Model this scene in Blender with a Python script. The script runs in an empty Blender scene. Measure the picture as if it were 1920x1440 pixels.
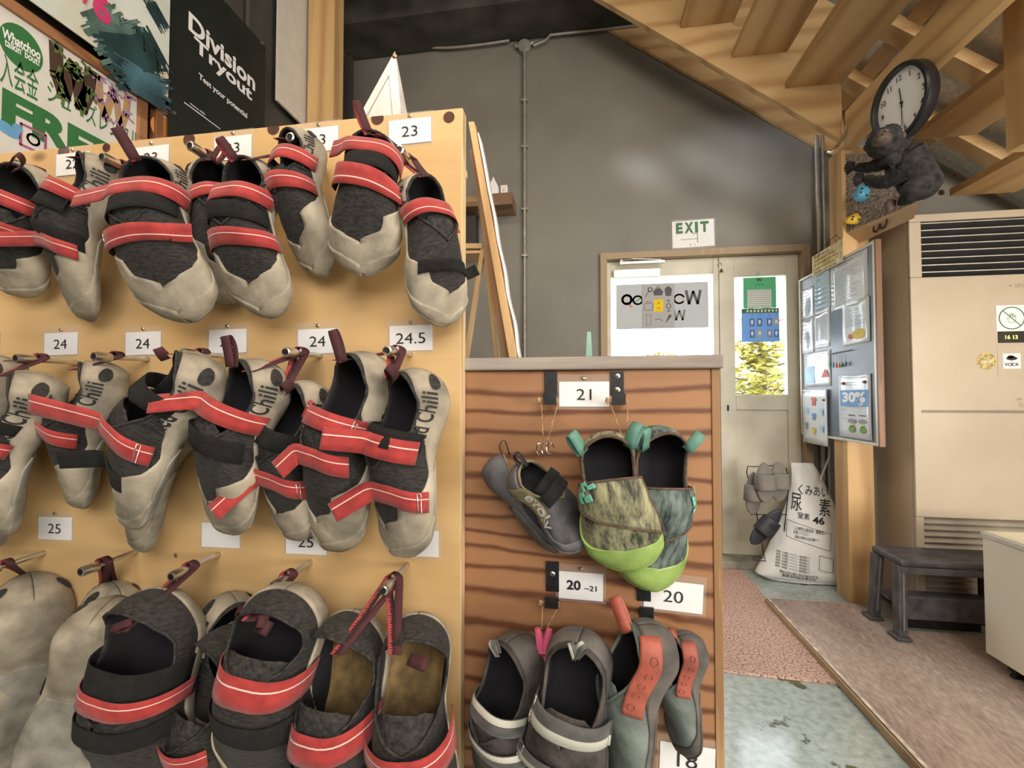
import bpy, bmesh, math, random
from mathutils import Vector, Matrix, noise as mnoise
R=math.radians; PI=math.pi
V=Vector
random.seed(7)
C=bpy.context.scene.collection
SC=bpy.context.scene
# ---------------------------------------------------------------- camera
FPX=850.0; YAW=R(8.7); PIT=R(1.62); CAM=V((0,0,1.08))
cd=bpy.data.cameras.new('camera'); cam=bpy.data.objects.new('camera',cd); C.objects.link(cam)
cam.location=CAM; cam.rotation_euler=(R(90)+PIT,0,YAW)
cd.sensor_width=36; cd.lens=FPX/1920*36; cd.clip_start=.02; cd.clip_end=100
SC.camera=cam
_f0=V((-math.sin(YAW),math.cos(YAW),0)); _r=V((math.cos(YAW),math.sin(YAW),0)); _z=V((0,0,1))
_fw=_f0*math.cos(PIT)+_z*math.sin(PIT); _up=_z*math.cos(PIT)-_f0*math.sin(PIT)
def at(px,py,Y=None,X=None,Z=None):
    d=_fw+_r*((px-960)/FPX)+_up*((720-py)/FPX)
    if Y is not None: return CAM+d*(Y/d.y)
    if X is not None: return CAM+d*(X/d.x)
    return CAM+d*((Z-CAM.z)/d.z)
# ---------------------------------------------------------------- world, exposure
SC.view_settings.view_transform='Standard'; SC.view_settings.look='None'
SC.view_settings.gamma=1; SC.view_settings.exposure=0.0
try: SC.view_settings.use_curve_mapping=False
except Exception: pass
W=bpy.data.worlds.new('sky'); SC.world=W; W.use_nodes=True
W.node_tree.nodes['Background'].inputs[0].default_value=(.86,.94,1,1)
W.node_tree.nodes['Background'].inputs[1].default_value=7.0
# ---------------------------------------------------------------- lights
def area(name,loc,to,sx,sy,e,col):
    l=bpy.data.lights.new(name,'AREA'); l.shape='RECTANGLE'; l.size=sx; l.size_y=sy; l.energy=e; l.color=col
    o=bpy.data.objects.new(name,l); C.objects.link(o); o.location=loc
    o.rotation_euler=(V(to)-V(loc)).to_track_quat('-Z','Y').to_euler(); return o
def spot(name,loc,to,e,col,ang=60,size=.05,blend=.5):
    l=bpy.data.lights.new(name,'SPOT'); l.energy=e; l.color=col; l.spot_size=R(ang); l.spot_blend=blend; l.shadow_soft_size=size
    o=bpy.data.objects.new(name,l); C.objects.link(o); o.location=loc
    o.rotation_euler=(V(to)-V(loc)).to_track_quat('-Z','Y').to_euler(); return o
area('rear_fill_light',(.9,-1.9,2.3),(.3,1.6,1.2),2.6,1.5,92,(1,.95,.88))  # unseen fill added behind the camera, no real window there
area('left_ceiling_lamp',(-.95,-.25,3.3),(-.6,.9,1.0),.9,.5,29,(1,.82,.56))
area('right_fill_light',(1.5,.2,3.0),(1.6,2.4,1.0),.8,.8,34,(1,.93,.82))  # added overhead fill for the right side, out of view
area('bounce_fill_light',(3.2,-1.2,1.0),(1.7,2.3,2.7),1.2,1.0,130,(1,.92,.80))  # added low fill standing in for light bounced up onto the treads
spot('wall_streak_spot',(-1.25,2.15,3.55),(.95,3.13,2.62),600,(.86,.93,1),9,.10,1)  # four added spots imitate the soft daylight streaks on the back wall
spot('wall_streak_spot',(-1.15,2.30,3.50),(1.15,3.13,2.78),500,(.86,.93,1),6,.08,1)
spot('wall_streak_spot',(-1.0,2.0,3.50),(.42,3.13,2.62),260,(.86,.93,1),8,.08,1)
spot('wall_streak_spot',(-.9,1.9,3.50),(.85,3.13,2.28),200,(.86,.93,1),8,.08,1)
# ---------------------------------------------------------------- materials
def newmat(name):
    m=bpy.data.materials.new(name); m.use_nodes=True; return m,m.node_tree,m.node_tree.nodes['Principled BSDF']
def N(nt,t,**k):
    n=nt.nodes.new(t)
    for a,b in k.items():
        if a.startswith('i_'): n.inputs[int(a[2:]) if a[2:].isdigit() else a[2:]].default_value=b
        else: setattr(n,a,b)
    return n
def ramp(nt,stops):
    n=nt.nodes.new('ShaderNodeValToRGB'); e=n.color_ramp.elements
    e[0].position,e[0].color=stops[0][0],(*stops[0][1],1); e[1].position,e[1].color=stops[-1][0],(*stops[-1][1],1)
    for p,c in stops[1:-1]:
        x=e.new(p); x.color=(*c,1)
    return n
MC={}
def plain(name,col,rough=.6,metal=0,var=.12,scale=12,bump=0,bscale=None,spec=None,coat=0,tr=0,alpha=1,emit=None,es=0):
    if name in MC: return MC[name]
    m,nt,b=newmat(name); L=nt.links
    tc=N(nt,'ShaderNodeTexCoord'); nz=N(nt,'ShaderNodeTexNoise'); nz.inputs['Scale'].default_value=scale; nz.inputs['Detail'].default_value=5
    L.new(tc.outputs['Object'],nz.inputs['Vector'])
    d=tuple(max(0,c*(1-var*1.6)) for c in col); h=tuple(min(1,c*(1+var)) for c in col)
    r=ramp(nt,[(.3,d),(.7,h)]); L.new(nz.outputs['Fac'],r.inputs['Fac']); L.new(r.outputs['Color'],b.inputs['Base Color'])
    b.inputs['Roughness'].default_value=rough; b.inputs['Metallic'].default_value=metal
    if spec is not None: b.inputs['Specular IOR Level'].default_value=spec
    if coat: b.inputs['Coat Weight'].default_value=coat; b.inputs['Coat Roughness'].default_value=.08
    if tr: b.inputs['Transmission Weight'].default_value=tr
    if alpha<1: b.inputs['Alpha'].default_value=alpha
    if emit: b.inputs['Emission Color'].default_value=(*emit,1); b.inputs['Emission Strength'].default_value=es
    if bump:
        n2=N(nt,'ShaderNodeTexNoise'); n2.inputs['Scale'].default_value=bscale or scale*6; n2.inputs['Detail'].default_value=4
        L.new(tc.outputs['Object'],n2.inputs['Vector'])
        bp=N(nt,'ShaderNodeBump'); bp.inputs['Strength'].default_value=bump; bp.inputs['Distance'].default_value=.004
        L.new(n2.outputs['Fac'],bp.inputs['Height']); L.new(bp.outputs['Normal'],b.inputs['Normal'])
    MC[name]=m; return m
def wood(name,c0,c1,axis=2,scale=1.0,rough=.5,ring=6,knots=True,dist=3.0,contrast=(.35,.65),coat=0,stretch=.09,fine=90,line=0,sharp=1.0,gain=.55,det=3):
    """grain running along `axis` (object coords)"""
    if name in MC: return MC[name]
    m,nt,b=newmat(name); L=nt.links
    tc=N(nt,'ShaderNodeTexCoord'); mp=N(nt,'ShaderNodeMapping'); s=[1,1,1]; s[axis]=stretch
    mp.inputs['Scale'].default_value=[q*scale for q in s]; L.new(tc.outputs['Object'],mp.inputs['Vector'])
    nz=N(nt,'ShaderNodeTexNoise'); nz.inputs['Scale'].default_value=ring; nz.inputs['Detail'].default_value=det; nz.inputs['Distortion'].default_value=.4
    L.new(mp.outputs['Vector'],nz.inputs['Vector'])
    mu=N(nt,'ShaderNodeMath',operation='MULTIPLY'); mu.inputs[1].default_value=dist*6; L.new(nz.outputs['Fac'],mu.inputs[0])
    sx=N(nt,'ShaderNodeSeparateXYZ'); L.new(tc.outputs['Object'],sx.inputs[0]); cr=[i for i in range(3) if i!=axis]
    la=N(nt,'ShaderNodeMath',operation='MULTIPLY_ADD'); la.inputs[1].default_value=line; L.new(sx.outputs[cr[1]],la.inputs[0]); L.new(mu.outputs[0],la.inputs[2])
    lb=N(nt,'ShaderNodeMath',operation='MULTIPLY_ADD'); lb.inputs[1].default_value=line*.8; L.new(sx.outputs[cr[0]],lb.inputs[0]); L.new(la.outputs[0],lb.inputs[2])
    sn=N(nt,'ShaderNodeMath',operation='SINE'); L.new(lb.outputs[0],sn.inputs[0])
    mr0=N(nt,'ShaderNodeMapRange'); mr0.inputs[1].default_value=-1; L.new(sn.outputs[0],mr0.inputs[0]); mr=N(nt,'ShaderNodeMath',operation='POWER'); mr.inputs[1].default_value=sharp; L.new(mr0.outputs[0],mr.inputs[0])
    nf=N(nt,'ShaderNodeTexNoise'); nf.inputs['Scale'].default_value=fine; nf.inputs['Detail'].default_value=4; L.new(mp.outputs['Vector'],nf.inputs['Vector'])
    ad=N(nt,'ShaderNodeMath',operation='MULTIPLY_ADD'); ad.inputs[1].default_value=.45; L.new(nf.outputs['Fac'],ad.inputs[0])
    m2=N(nt,'ShaderNodeMath',operation='MULTIPLY'); m2.inputs[1].default_value=gain; L.new(mr.outputs[0],m2.inputs[0]); L.new(m2.outputs[0],ad.inputs[2])
    r=ramp(nt,[(contrast[0],c0),(contrast[1],c1)]); L.new(ad.outputs[0],r.inputs['Fac'])
    out=r.outputs['Color']
    if knots:
        vo=N(nt,'ShaderNodeTexVoronoi'); vo.inputs['Scale'].default_value=3.2*scale
        mp2=N(nt,'ShaderNodeMapping'); s2=[1,1,1]; s2[axis]=.55; mp2.inputs['Scale'].default_value=s2; L.new(tc.outputs['Object'],mp2.inputs['Vector']); L.new(mp2.outputs['Vector'],vo.inputs['Vector'])
        kr=ramp(nt,[(.02,(1,1,1)),(.05,(0,0,0))]); L.new(vo.outputs['Distance'],kr.inputs['Fac'])
        mx=N(nt,'ShaderNodeMix',data_type='RGBA'); L.new(kr.outputs['Color'],mx.inputs['Factor']); L.new(out,mx.inputs[6]); mx.inputs[7].default_value=(c0[0]*.35,c0[1]*.3,c0[2]*.28,1); out=mx.outputs[2]
    L.new(out,b.inputs['Base Color']); b.inputs['Roughness'].default_value=rough
    if coat: b.inputs['Coat Weight'].default_value=coat; b.inputs['Coat Roughness'].default_value=.15
    bp=N(nt,'ShaderNodeBump'); bp.inputs['Strength'].default_value=.12; bp.inputs['Distance'].default_value=.002
    L.new(ad.outputs[0],bp.inputs['Height']); L.new(bp.outputs['Normal'],b.inputs['Normal'])
    MC[name]=m; return m
def glassmat(name,tint=(1,1,1),rough=0.0):
    if name in MC: return MC[name]
    m,nt,b=newmat(name); L=nt.links; nt.nodes.remove(b)
    o=nt.nodes['Material Output']; tr=N(nt,'ShaderNodeBsdfTransparent'); tr.inputs[0].default_value=(*tint,1)
    gl=N(nt,'ShaderNodeBsdfGlossy'); gl.inputs['Roughness'].default_value=rough
    fr=N(nt,'ShaderNodeFresnel'); fr.inputs[0].default_value=1.45; mx=N(nt,'ShaderNodeMixShader')
    ge=N(nt,'ShaderNodeNewGeometry'); iv=N(nt,'ShaderNodeMath',operation='SUBTRACT'); iv.inputs[0].default_value=1; L.new(ge.outputs['Backfacing'],iv.inputs[1]); ml=N(nt,'ShaderNodeMath',operation='MULTIPLY'); L.new(fr.outputs[0],ml.inputs[0]); L.new(iv.outputs[0],ml.inputs[1]); L.new(ml.outputs[0],mx.inputs[0]); L.new(tr.outputs[0],mx.inputs[1]); L.new(gl.outputs[0],mx.inputs[2]); L.new(mx.outputs[0],o.inputs[0])
    MC[name]=m; return m
# ---------------------------------------------------------------- mesh collector
class MB:
    def __init__(s): s.v=[]; s.f=[]; s.uv=[]; s.mi=[]
    def add(s,vs,fs,uv=None,mi=0):
        b=len(s.v); s.v+= [V(q) for q in vs]
        for f in fs:
            s.f.append([b+i for i in f]); s.mi.append(mi)
            s.uv.append([uv[i] for i in f] if uv else [(0,0)]*len(f))
        return s
    def box(s,a,b,mi=0):
        x0,y0,z0=a; x1,y1,z1=b
        if x0>x1:x0,x1=x1,x0
        if y0>y1:y0,y1=y1,y0
        if z0>z1:z0,z1=z1,z0
        return s.add([(x0,y0,z0),(x1,y0,z0),(x1,y1,z0),(x0,y1,z0),(x0,y0,z1),(x1,y0,z1),(x1,y1,z1),(x0,y1,z1)],
            [(0,3,2,1),(4,5,6,7),(0,1,5,4),(1,2,6,5),(2,3,7,6),(3,0,4,7)],mi=mi)
    def obox(s,c,ax,ay,az,hx,hy,hz,mi=0):
        c=V(c); vs=[]
        for k in (-1,1):
            for (i,j) in ((-1,-1),(1,-1),(1,1),(-1,1)): vs.append(c+V(ax)*hx*i+V(ay)*hy*j+V(az)*hz*k)
        return s.add(vs,[(0,3,2,1),(4,5,6,7),(0,1,5,4),(1,2,6,5),(2,3,7,6),(3,0,4,7)],mi=mi)
    def beam(s,p,q,w,h,up=(0,0,1),mi=0):
        p=V(p);q=V(q); d=(q-p); l=d.length; d.normalize(); sd=d.cross(V(up)).normalized(); u=sd.cross(d)
        return s.obox((p+q)/2,sd,d,u,w/2,l/2,h/2,mi)
    def prism(s,poly,d,mi=0):
        """poly: list of 3D points, extruded by vector d"""
        n=len(poly); d=V(d); vs=[V(p) for p in poly]+[V(p)+d for p in poly]
        fs=[tuple(range(n))[::-1],tuple(range(n,2*n))]+[(i,(i+1)%n,n+(i+1)%n,n+i) for i in range(n)]
        return s.add(vs,fs,mi=mi)
    def tube(s,path,r,n=10,closed=False,cap=True,mi=0):
        P=[V(p) for p in path]; m=len(P); prev=None; rings=[]
        rr=r if isinstance(r,(list,tuple)) else [r]*m
        for i,p in enumerate(P):
            t=(P[(i+1)%m]-P[i-1]) if closed else (P[min(i+1,m-1)]-P[max(i-1,0)])
            if t.length<1e-9: t=V((0,0,1))
            t.normalize()
            if prev is None:
                a=V((0,0,1)) if abs(t.z)<.9 else V((1,0,0)); x=t.cross(a).normalized()
            else:
                x=prev-t*prev.dot(t); x=x.normalized() if x.length>1e-6 else t.orthogonal().normalized()
            prev=x; y=t.cross(x); rings.append([p+(x*math.cos(2*PI*k/n)+y*math.sin(2*PI*k/n))*rr[i] for k in range(n)])
        vs=[q for g in rings for q in g]; fs=[]
        for i in range(m if closed else m-1):
            j=(i+1)%m
            for k in range(n): fs.append((i*n+k,i*n+(k+1)%n,j*n+(k+1)%n,j*n+k))
        if cap and not closed: fs+= [tuple(range(n))[::-1],tuple((m-1)*n+k for k in range(n))]
        return s.add(vs,fs,mi=mi)
    def lathe(s,o,ax,prof,n=24,mi=0,x=None):
        """prof [(r,h)] about axis ax from o"""
        ax=V(ax).normalized(); x=(V(x) if x else ax.orthogonal()).normalized(); y=ax.cross(x); o=V(o); m=len(prof)
        vs=[o+ax*h+(x*math.cos(2*PI*k/n)+y*math.sin(2*PI*k/n))*r for r,h in prof for k in range(n)]
        fs=[(i*n+k,i*n+(k+1)%n,(i+1)*n+(k+1)%n,(i+1)*n+k) for i in range(m-1) for k in range(n)]
        fs+=[tuple(range(n))[::-1],tuple((m-1)*n+k for k in range(n))]
        return s.add(vs,fs,mi=mi)
    def ball(s,c,r,rot=None,n=12,m=8,nz=0,seed=0,mi=0,sc=3):
        c=V(c); r=V(r) if not isinstance(r,(int,float)) else V((r,r,r)); vs=[];fs=[]
        for i in range(m+1):
            a=PI*i/m
            for k in range(n):
                b=2*PI*k/n; d=V((math.sin(a)*math.cos(b),math.sin(a)*math.sin(b),math.cos(a)))
                q=1+nz*mnoise.noise(d*sc+V((seed*3.1,seed*1.7,0))) if nz else 1
                p=V((d.x*r.x,d.y*r.y,d.z*r.z))*q
                if rot: p=rot@p
                vs.append(c+p)
        for i in range(m):
            for k in range(n): fs.append((i*n+k,(i+1)*n+k,(i+1)*n+(k+1)%n,i*n+(k+1)%n))
        return s.add(vs,fs,mi=mi)
    def grid(s,G,uv=None,flip=False,mi=0):
        m=len(G); n=len(G[0]); vs=[p for r_ in G for p in r_]
        fs=[((i*n+k,(i+1)*n+k,(i+1)*n+k+1,i*n+k+1) if not flip else (i*n+k,i*n+k+1,(i+1)*n+k+1,(i+1)*n+k)) for i in range(m-1) for k in range(n-1)]
        u=[q for r_ in uv for q in r_] if uv else [(i/(m-1),k/(n-1)) for i in range(m) for k in range(n)]
        return s.add(vs,fs,uv=u,mi=mi)
    def ribbon(s,P,B,w,mi=0,nw=2):
        G=[];U=[];l=0
        for i,p in enumerate(P):
            if i: l+=(V(P[i])-V(P[i-1])).length
            b=V(B[i]) if isinstance(B,list) else V(B)
            G.append([V(p)+b*(w*(k/nw-.5)) for k in range(nw+1)]); U.append([(l/w,k/nw) for k in range(nw+1)])
        return s.grid(G,uv=U,mi=mi)
ROOT={}
def _mesh(name,mb,mats,M=None,merge=False):
    inv=M.inverted() if M is not None else None
    me=bpy.data.meshes.new(name); me.from_pydata([(inv@q if inv else q) for q in mb.v],[],mb.f)
    for m in mats: me.materials.append(m)
    if len(me.polygons)==len(mb.f):
        uvl=me.uv_layers.new(name='UVMap')
        for p,u,mi in zip(me.polygons,mb.uv,mb.mi):
            p.material_index=min(mi,len(mats)-1)
            for li,q in zip(p.loop_indices,u): uvl.data[li].uv=q
    if merge:
        bm=bmesh.new(); bm.from_mesh(me); bmesh.ops.remove_doubles(bm,verts=bm.verts,dist=1e-5)
        bmesh.ops.dissolve_degenerate(bm,dist=1e-6,edges=bm.edges); bm.to_mesh(me); bm.free()
    return me
def setp(o,label=None,cat=None,group=None,kind=None):
    if label: o['label']=label
    if cat: o['category']=cat
    if group: o['group']=group
    if kind: o['kind']=kind
    return o
def link(name,me,parent=None,smooth=False,bevel=0,solid=0,soff=-1,matoff=0,label=None,sub=0,ang=40):
    o=bpy.data.objects.new(name,me); C.objects.link(o)
    if parent: o.parent=parent
    if smooth:
        me.polygons.foreach_set('use_smooth',[True]*len(me.polygons))
        if smooth!='all':
            try: me.set_sharp_from_angle(angle=R(ang))
            except Exception: pass
    if solid:
        md=o.modifiers.new('thick','SOLIDIFY'); md.thickness=solid; md.offset=soff; md.material_offset=matoff; md.material_offset_rim=0
    if sub: md=o.modifiers.new('sub','SUBSURF'); md.levels=sub; md.render_levels=sub
    if bevel:
        md=o.modifiers.new('bevel','BEVEL'); md.width=bevel; md.segments=2; md.limit_method='ANGLE'; md.angle_limit=R(40); md.harden_normals=False
    if label: o['label']=label
    return o
def root_of(o):
    while o.parent: o=o.parent
    return o
def thing(name,label,cat,base=(0,0,0),group=None,M=None):
    o=bpy.data.objects.new(name,None); C.objects.link(o); o.empty_display_size=.05
    M=M or Matrix.Translation(V(base)); o.matrix_world=M; ROOT[o.name]=M.copy()
    return setp(o,label,cat,group)
def part(name,mb,mat,parent,local=False,merge=False,**k):
    mats=mat if isinstance(mat,(list,tuple)) else [mat]
    M=None if local else ROOT[root_of(parent).name]
    return link(name,_mesh(name,mb,mats,M,merge),parent,**k)
def single(name,mb,mat,label,cat,base=None,group=None,kind=None,**k):
    mats=mat if isinstance(mat,(list,tuple)) else [mat]
    if base is None:
        xs=[q.x for q in mb.v]; ys=[q.y for q in mb.v]; zs=[q.z for q in mb.v]; base=((min(xs)+max(xs))/2,(min(ys)+max(ys))/2,min(zs))
    M=Matrix.Translation(V(base)); o=link(name,_mesh(name,mb,mats,M),None,**k); o.location=V(base); ROOT[o.name]=M
    return setp(o,label,cat,group,kind)
def struct(name,mb,mat,**k):
    mats=mat if isinstance(mat,(list,tuple)) else [mat]
    o=link(name,_mesh(name,mb,mats,None),None,**k); o['kind']='structure'; ROOT[o.name]=Matrix.Identity(4); return o
# ---------------------------------------------------------------- text
TX={}
def textmesh(s,bold=0.0,spacing=1.0):
    k=(s,bold,spacing)
    if k in TX: return TX[k]
    cu=bpy.data.curves.new('t','FONT'); cu.body=s; cu.size=1; cu.offset=bold; cu.resolution_u=4; cu.space_character=spacing
    cu.align_x='LEFT'
    o=bpy.data.objects.new('t',cu); C.objects.link(o)
    dg=bpy.context.evaluated_depsgraph_get(); dg.update(); me=bpy.data.meshes.new_from_object(o.evaluated_get(dg))
    vs=[v.co.copy() for v in me.vertices]; fs=[tuple(p.vertices) for p in me.polygons]
    bpy.data.objects.remove(o); bpy.data.curves.remove(cu); bpy.data.meshes.remove(me)
    if vs:
        x0=min(v.x for v in vs);x1=max(v.x for v in vs);y0=min(v.y for v in vs);y1=max(v.y for v in vs)
    else: x0=x1=y0=y1=0
    TX[k]=(vs,fs,(x0,x1,y0,y1)); return TX[k]
class Sheet:
    """a flat printed surface: frame o (lower-left), ex, ey unit vectors, n = out"""
    def __init__(s,o,ex,ey,n): s.o=V(o); s.ex=V(ex).normalized(); s.ey=V(ey).normalized(); s.n=V(n).normalized(); s.L={}
    def p(s,x,y,d=.0006): return s.o+s.ex*x+s.ey*y+s.n*d
    def mb(s,key): return s.L.setdefault(key,MB())
    def _or(s,f): 
        return f
    def rect(s,key,x0,y0,x1,y1,d=.0006):
        s.mb(key).add([s.p(x0,y0,d),s.p(x1,y0,d),s.p(x1,y1,d),s.p(x0,y1,d)],[(0,1,2,3)])
    def poly(s,key,pts,d=.0006): s.mb(key).add([s.p(x,y,d) for x,y in pts],[tuple(range(len(pts)))])
    def line(s,key,pts,w,d=.0008,closed=False):
        n=len(pts)
        for i in range(n if closed else n-1):
            a=V((*pts[i],0)); b=V((*pts[(i+1)%n],0)); t=(b-a)
            if t.length<1e-9: continue
            t.normalize(); q=V((-t.y,t.x,0))*w/2; e=t*w*.3
            s.poly(key,[((a-q-e).x,(a-q-e).y),((b-q+e).x,(b-q+e).y),((b+q+e).x,(b+q+e).y),((a+q-e).x,(a+q-e).y)],d)
    def ell(s,key,cx,cy,rx,ry,d=.0006,n=28,rot=0):
        s.poly(key,[(cx+rx*math.cos(2*PI*k/n)*math.cos(rot)-ry*math.sin(2*PI*k/n)*math.sin(rot),cy+rx*math.cos(2*PI*k/n)*math.sin(rot)+ry*math.sin(2*PI*k/n)*math.cos(rot)) for k in range(n)],d)
    def ring(s,key,cx,cy,rx,ry,w,d=.0008,n=32,a0=0,a1=360):
        m=int(n*(a1-a0)/360)+1
        pts=[(cx+rx*math.cos(R(a0+(a1-a0)*k/m)),cy+ry*math.sin(R(a0+(a1-a0)*k/m))) for k in range(m+1)]
        s.line(key,pts,w,d)
    def text(s,key,t,cx,cy,h,w=None,bold=0.0,rot=0,d=.0009,shear=0,fit='cap',wide=1.0):
        vs,fs,(x0,x1,y0,y1)=textmesh(t,bold)
        if not vs: return
        hh=.73 if fit=='cap' else (y1-y0); sy=h/hh; sx=(w/(x1-x0)) if w else sy*wide; cxx=(x0+x1)/2; cyy=(.36 if fit=='cap' else (y0+y1)/2)
        out=[]
        for v in vs:
            x=(v.x-cxx)*sx; y=(v.y-cyy)*sy; x+=shear*y
            out.append(s.p(cx+x*math.cos(rot)-y*math.sin(rot),cy+x*math.sin(rot)+y*math.cos(rot),d))
        s.mb(key).add(out,fs)
    def flush(s,parent,mats,names=None):
        for k,mb in s.L.items(): part((names or {}).get(k,k),mb,mats[k],parent)
        s.L={}
# ---------------------------------------------------------------- climbing shoes
def tab(t,u):
    if u<=t[0][0]: return t[0][1]
    for (a,p),(b,q) in zip(t,t[1:]):
        if u<=b:
            k=(u-a)/(b-a); k=k*k*(3-2*k) if len(t)<4 else k*.5+.5*k*k*(3-2*k); return p+(q-p)*k
    return t[-1][1]
TW=[(0,.14),(.12,.138),(.3,.13),(.45,.145),(.6,.175),(.72,.19),(.84,.182),(.93,.16),(1,.14)]
TH=[(0,.30),(.1,.32),(.25,.34),(.4,.345),(.5,.32),(.62,.27),(.75,.215),(.86,.175),(1,.14)]
TP=[(0,34),(.06,44),(.15,60),(.28,64),(.38,46),(.46,20),(.52,0)]
class Shape:
    def __init__(s,L,foot=1,w=1.0,h=1.0,bend=.1,op=1.0,curve=1.0,deep=0,os=1.0):
        s.os=os
        s.L=L;s.foot=foot;s.w=w;s.h=h;s.bend=bend;s.op=op;s.curve=curve;s.deep=deep
    def phi0(s,u): return R(min(86,tab(TP,u/s.os)*s.op))
    def base(s,u,ph):
        L=s.L; u=min(max(u,0),1)
        w=tab(TW,u)*L*s.w; h=tab(TH,u)*L*s.h
        if u<.14: w*=math.sqrt(max(0,1-((.14-u)/.14)**2.2))
        if u>.8:
            k=(u-.8)/.2; q=math.sqrt(max(0,1-k**2.4)); w*=q; h*=.42+.58*q
        cx=s.foot*L*s.curve*(tab([(0,0),(.3,-.012),(.6,.0),(.85,.03),(1,.05)],u))
        z0=L*tab([(0,.03),(.12,.0),(.4,.03),(.6,.008),(.8,0),(1,.03)],u)
        if u>.8: z0+=tab(TH,u)*L*s.h*.25*(1-math.sqrt(max(0,1-((u-.8)/.2)**2.4)))
        z0-=s.bend*L*max(0,(u-.45)/.55)**2
        sn=math.sin(ph); c=math.cos(ph)
        if c>=0:
            pt=.62+.38*max(0,min(1,(u-.3)/.25)); x=w*math.copysign(abs(sn)**pt,sn); z=z0+h*(.4+.6*c)
        else:
            x=w*math.copysign(abs(sn)**.62,sn); z=z0+h*(.4-.4*abs(c)**.7)
        hh=(z-z0)/max(h,1e-6)
        y=u*L - max(0,1-u/.15)*L*.055*math.sin(PI*min(1,max(0,hh*.95+.08)))
        return V((x+cx,y,z))
    def nrm(s,u,ph):
        e=.012; u0=max(.03,min(.965,u))
        a=s.base(u0+e,ph)-s.base(u0-e,ph); b=s.base(u0,ph+.04)-s.base(u0,ph-.04)
        n=b.cross(a)
        if n.length<1e-12: return V((0,0,1))
        n.normalize()
        ctr=s.base(u0,0)*.45+s.base(u0,PI)*.55
        if n.dot(s.base(u0,ph)-ctr)<0: n=-n
        if u<.06: n=(n+V((0,-1,0))*(.06-u)/.06*1.5).normalized()
        if u>.93: n=(n+V((0,1,0))*(u-.93)/.07*1.5).normalized()
        return n
    def S(s,u,ph,off=0):
        p=s.base(u,ph); return p+s.nrm(u,ph)*off if off else p
def us(n,a=0,b=1):
    o=[]
    for i in range(n+1):
        t=i/n; t=.5-.5*math.cos(PI*t); o.append(a+(b-a)*t)
    return o
def flame_mat(name,bg,fg,amp=.22):
    if name in MC: return MC[name]
    m,nt,b=newmat(name);L=nt.links
    uv=N(nt,'ShaderNodeUVMap'); sp=N(nt,'ShaderNodeSeparateXYZ'); L.new(uv.outputs[0],sp.inputs[0])
    w=N(nt,'ShaderNodeTexNoise'); w.inputs['Scale'].default_value=2.6; w.inputs['Detail'].default_value=1; L.new(uv.outputs[0],w.inputs['Vector'])
    pp=N(nt,'ShaderNodeMath',operation='PINGPONG'); pp.inputs[1].default_value=.17; L.new(sp.outputs[0],pp.inputs[0])
    a=N(nt,'ShaderNodeMath',operation='MULTIPLY_ADD'); a.inputs[1].default_value=1.6; a.inputs[2].default_value=.02; L.new(pp.outputs[0],a.inputs[0])
    a2=N(nt,'ShaderNodeMath',operation='MULTIPLY_ADD'); a2.inputs[1].default_value=.5; L.new(w.outputs[0],a2.inputs[0]); L.new(a.outputs[0],a2.inputs[2])
    lt=N(nt,'ShaderNodeMath',operation='LESS_THAN'); L.new(sp.outputs[1],lt.inputs[0]); L.new(a2.outputs[0],lt.inputs[1])
    mx=N(nt,'ShaderNodeMix',data_type='RGBA'); L.new(lt.outputs[0],mx.inputs['Factor']); mx.inputs[6].default_value=(*bg,1); mx.inputs[7].default_value=(*fg,1)
    L.new(mx.outputs[2],b.inputs['Base Color']); b.inputs['Roughness'].default_value=.8; MC[name]=m; return m
def strap_mat(name,bg,fg,lines=((.36,.035),),rough=.75):
    if name in MC: return MC[name]
    m,nt,b=newmat(name);L=nt.links
    uv=N(nt,'ShaderNodeUVMap'); sp=N(nt,'ShaderNodeSeparateXYZ'); L.new(uv.outputs[0],sp.inputs[0])
    tc=N(nt,'ShaderNodeTexCoord'); nz=N(nt,'ShaderNodeTexNoise'); nz.inputs['Scale'].default_value=45; nz.inputs['Detail'].default_value=6; L.new(tc.outputs['Object'],nz.inputs['Vector'])
    r=ramp(nt,[(.3,tuple(c*.72 for c in bg)),(.72,tuple(min(1,c*1.18+.01) for c in bg))]); L.new(nz.outputs['Fac'],r.inputs[0]); out=r.outputs[0]
    for c,wd in lines:
        d=N(nt,'ShaderNodeMath',operation='SUBTRACT'); d.inputs[1].default_value=c; L.new(sp.outputs[1],d.inputs[0])
        ab=N(nt,'ShaderNodeMath',operation='ABSOLUTE'); L.new(d.outputs[0],ab.inputs[0])
        lt=N(nt,'ShaderNodeMath',operation='LESS_THAN'); lt.inputs[1].default_value=wd; L.new(ab.outputs[0],lt.inputs[0])
        mx=N(nt,'ShaderNodeMix',data_type='RGBA'); L.new(lt.outputs[0],mx.inputs['Factor']); L.new(out,mx.inputs[6]); mx.inputs[7].default_value=(*fg,1); out=mx.outputs[2]
    L.new(out,b.inputs['Base Color']); b.inputs['Roughness'].default_value=rough; b.inputs['Sheen Weight'].default_value=.2
    wv=N(nt,'ShaderNodeTexWave'); wv.inputs['Scale'].default_value=30; L.new(uv.outputs[0],wv.inputs['Vector'])
    bp=N(nt,'ShaderNodeBump'); bp.inputs['Strength'].default_value=.25; bp.inputs['Distance'].default_value=.001; L.new(wv.outputs['Fac'],bp.inputs['Height']); L.new(bp.outputs[0],b.inputs['Normal'])
    MC[name]=m; return m
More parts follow.
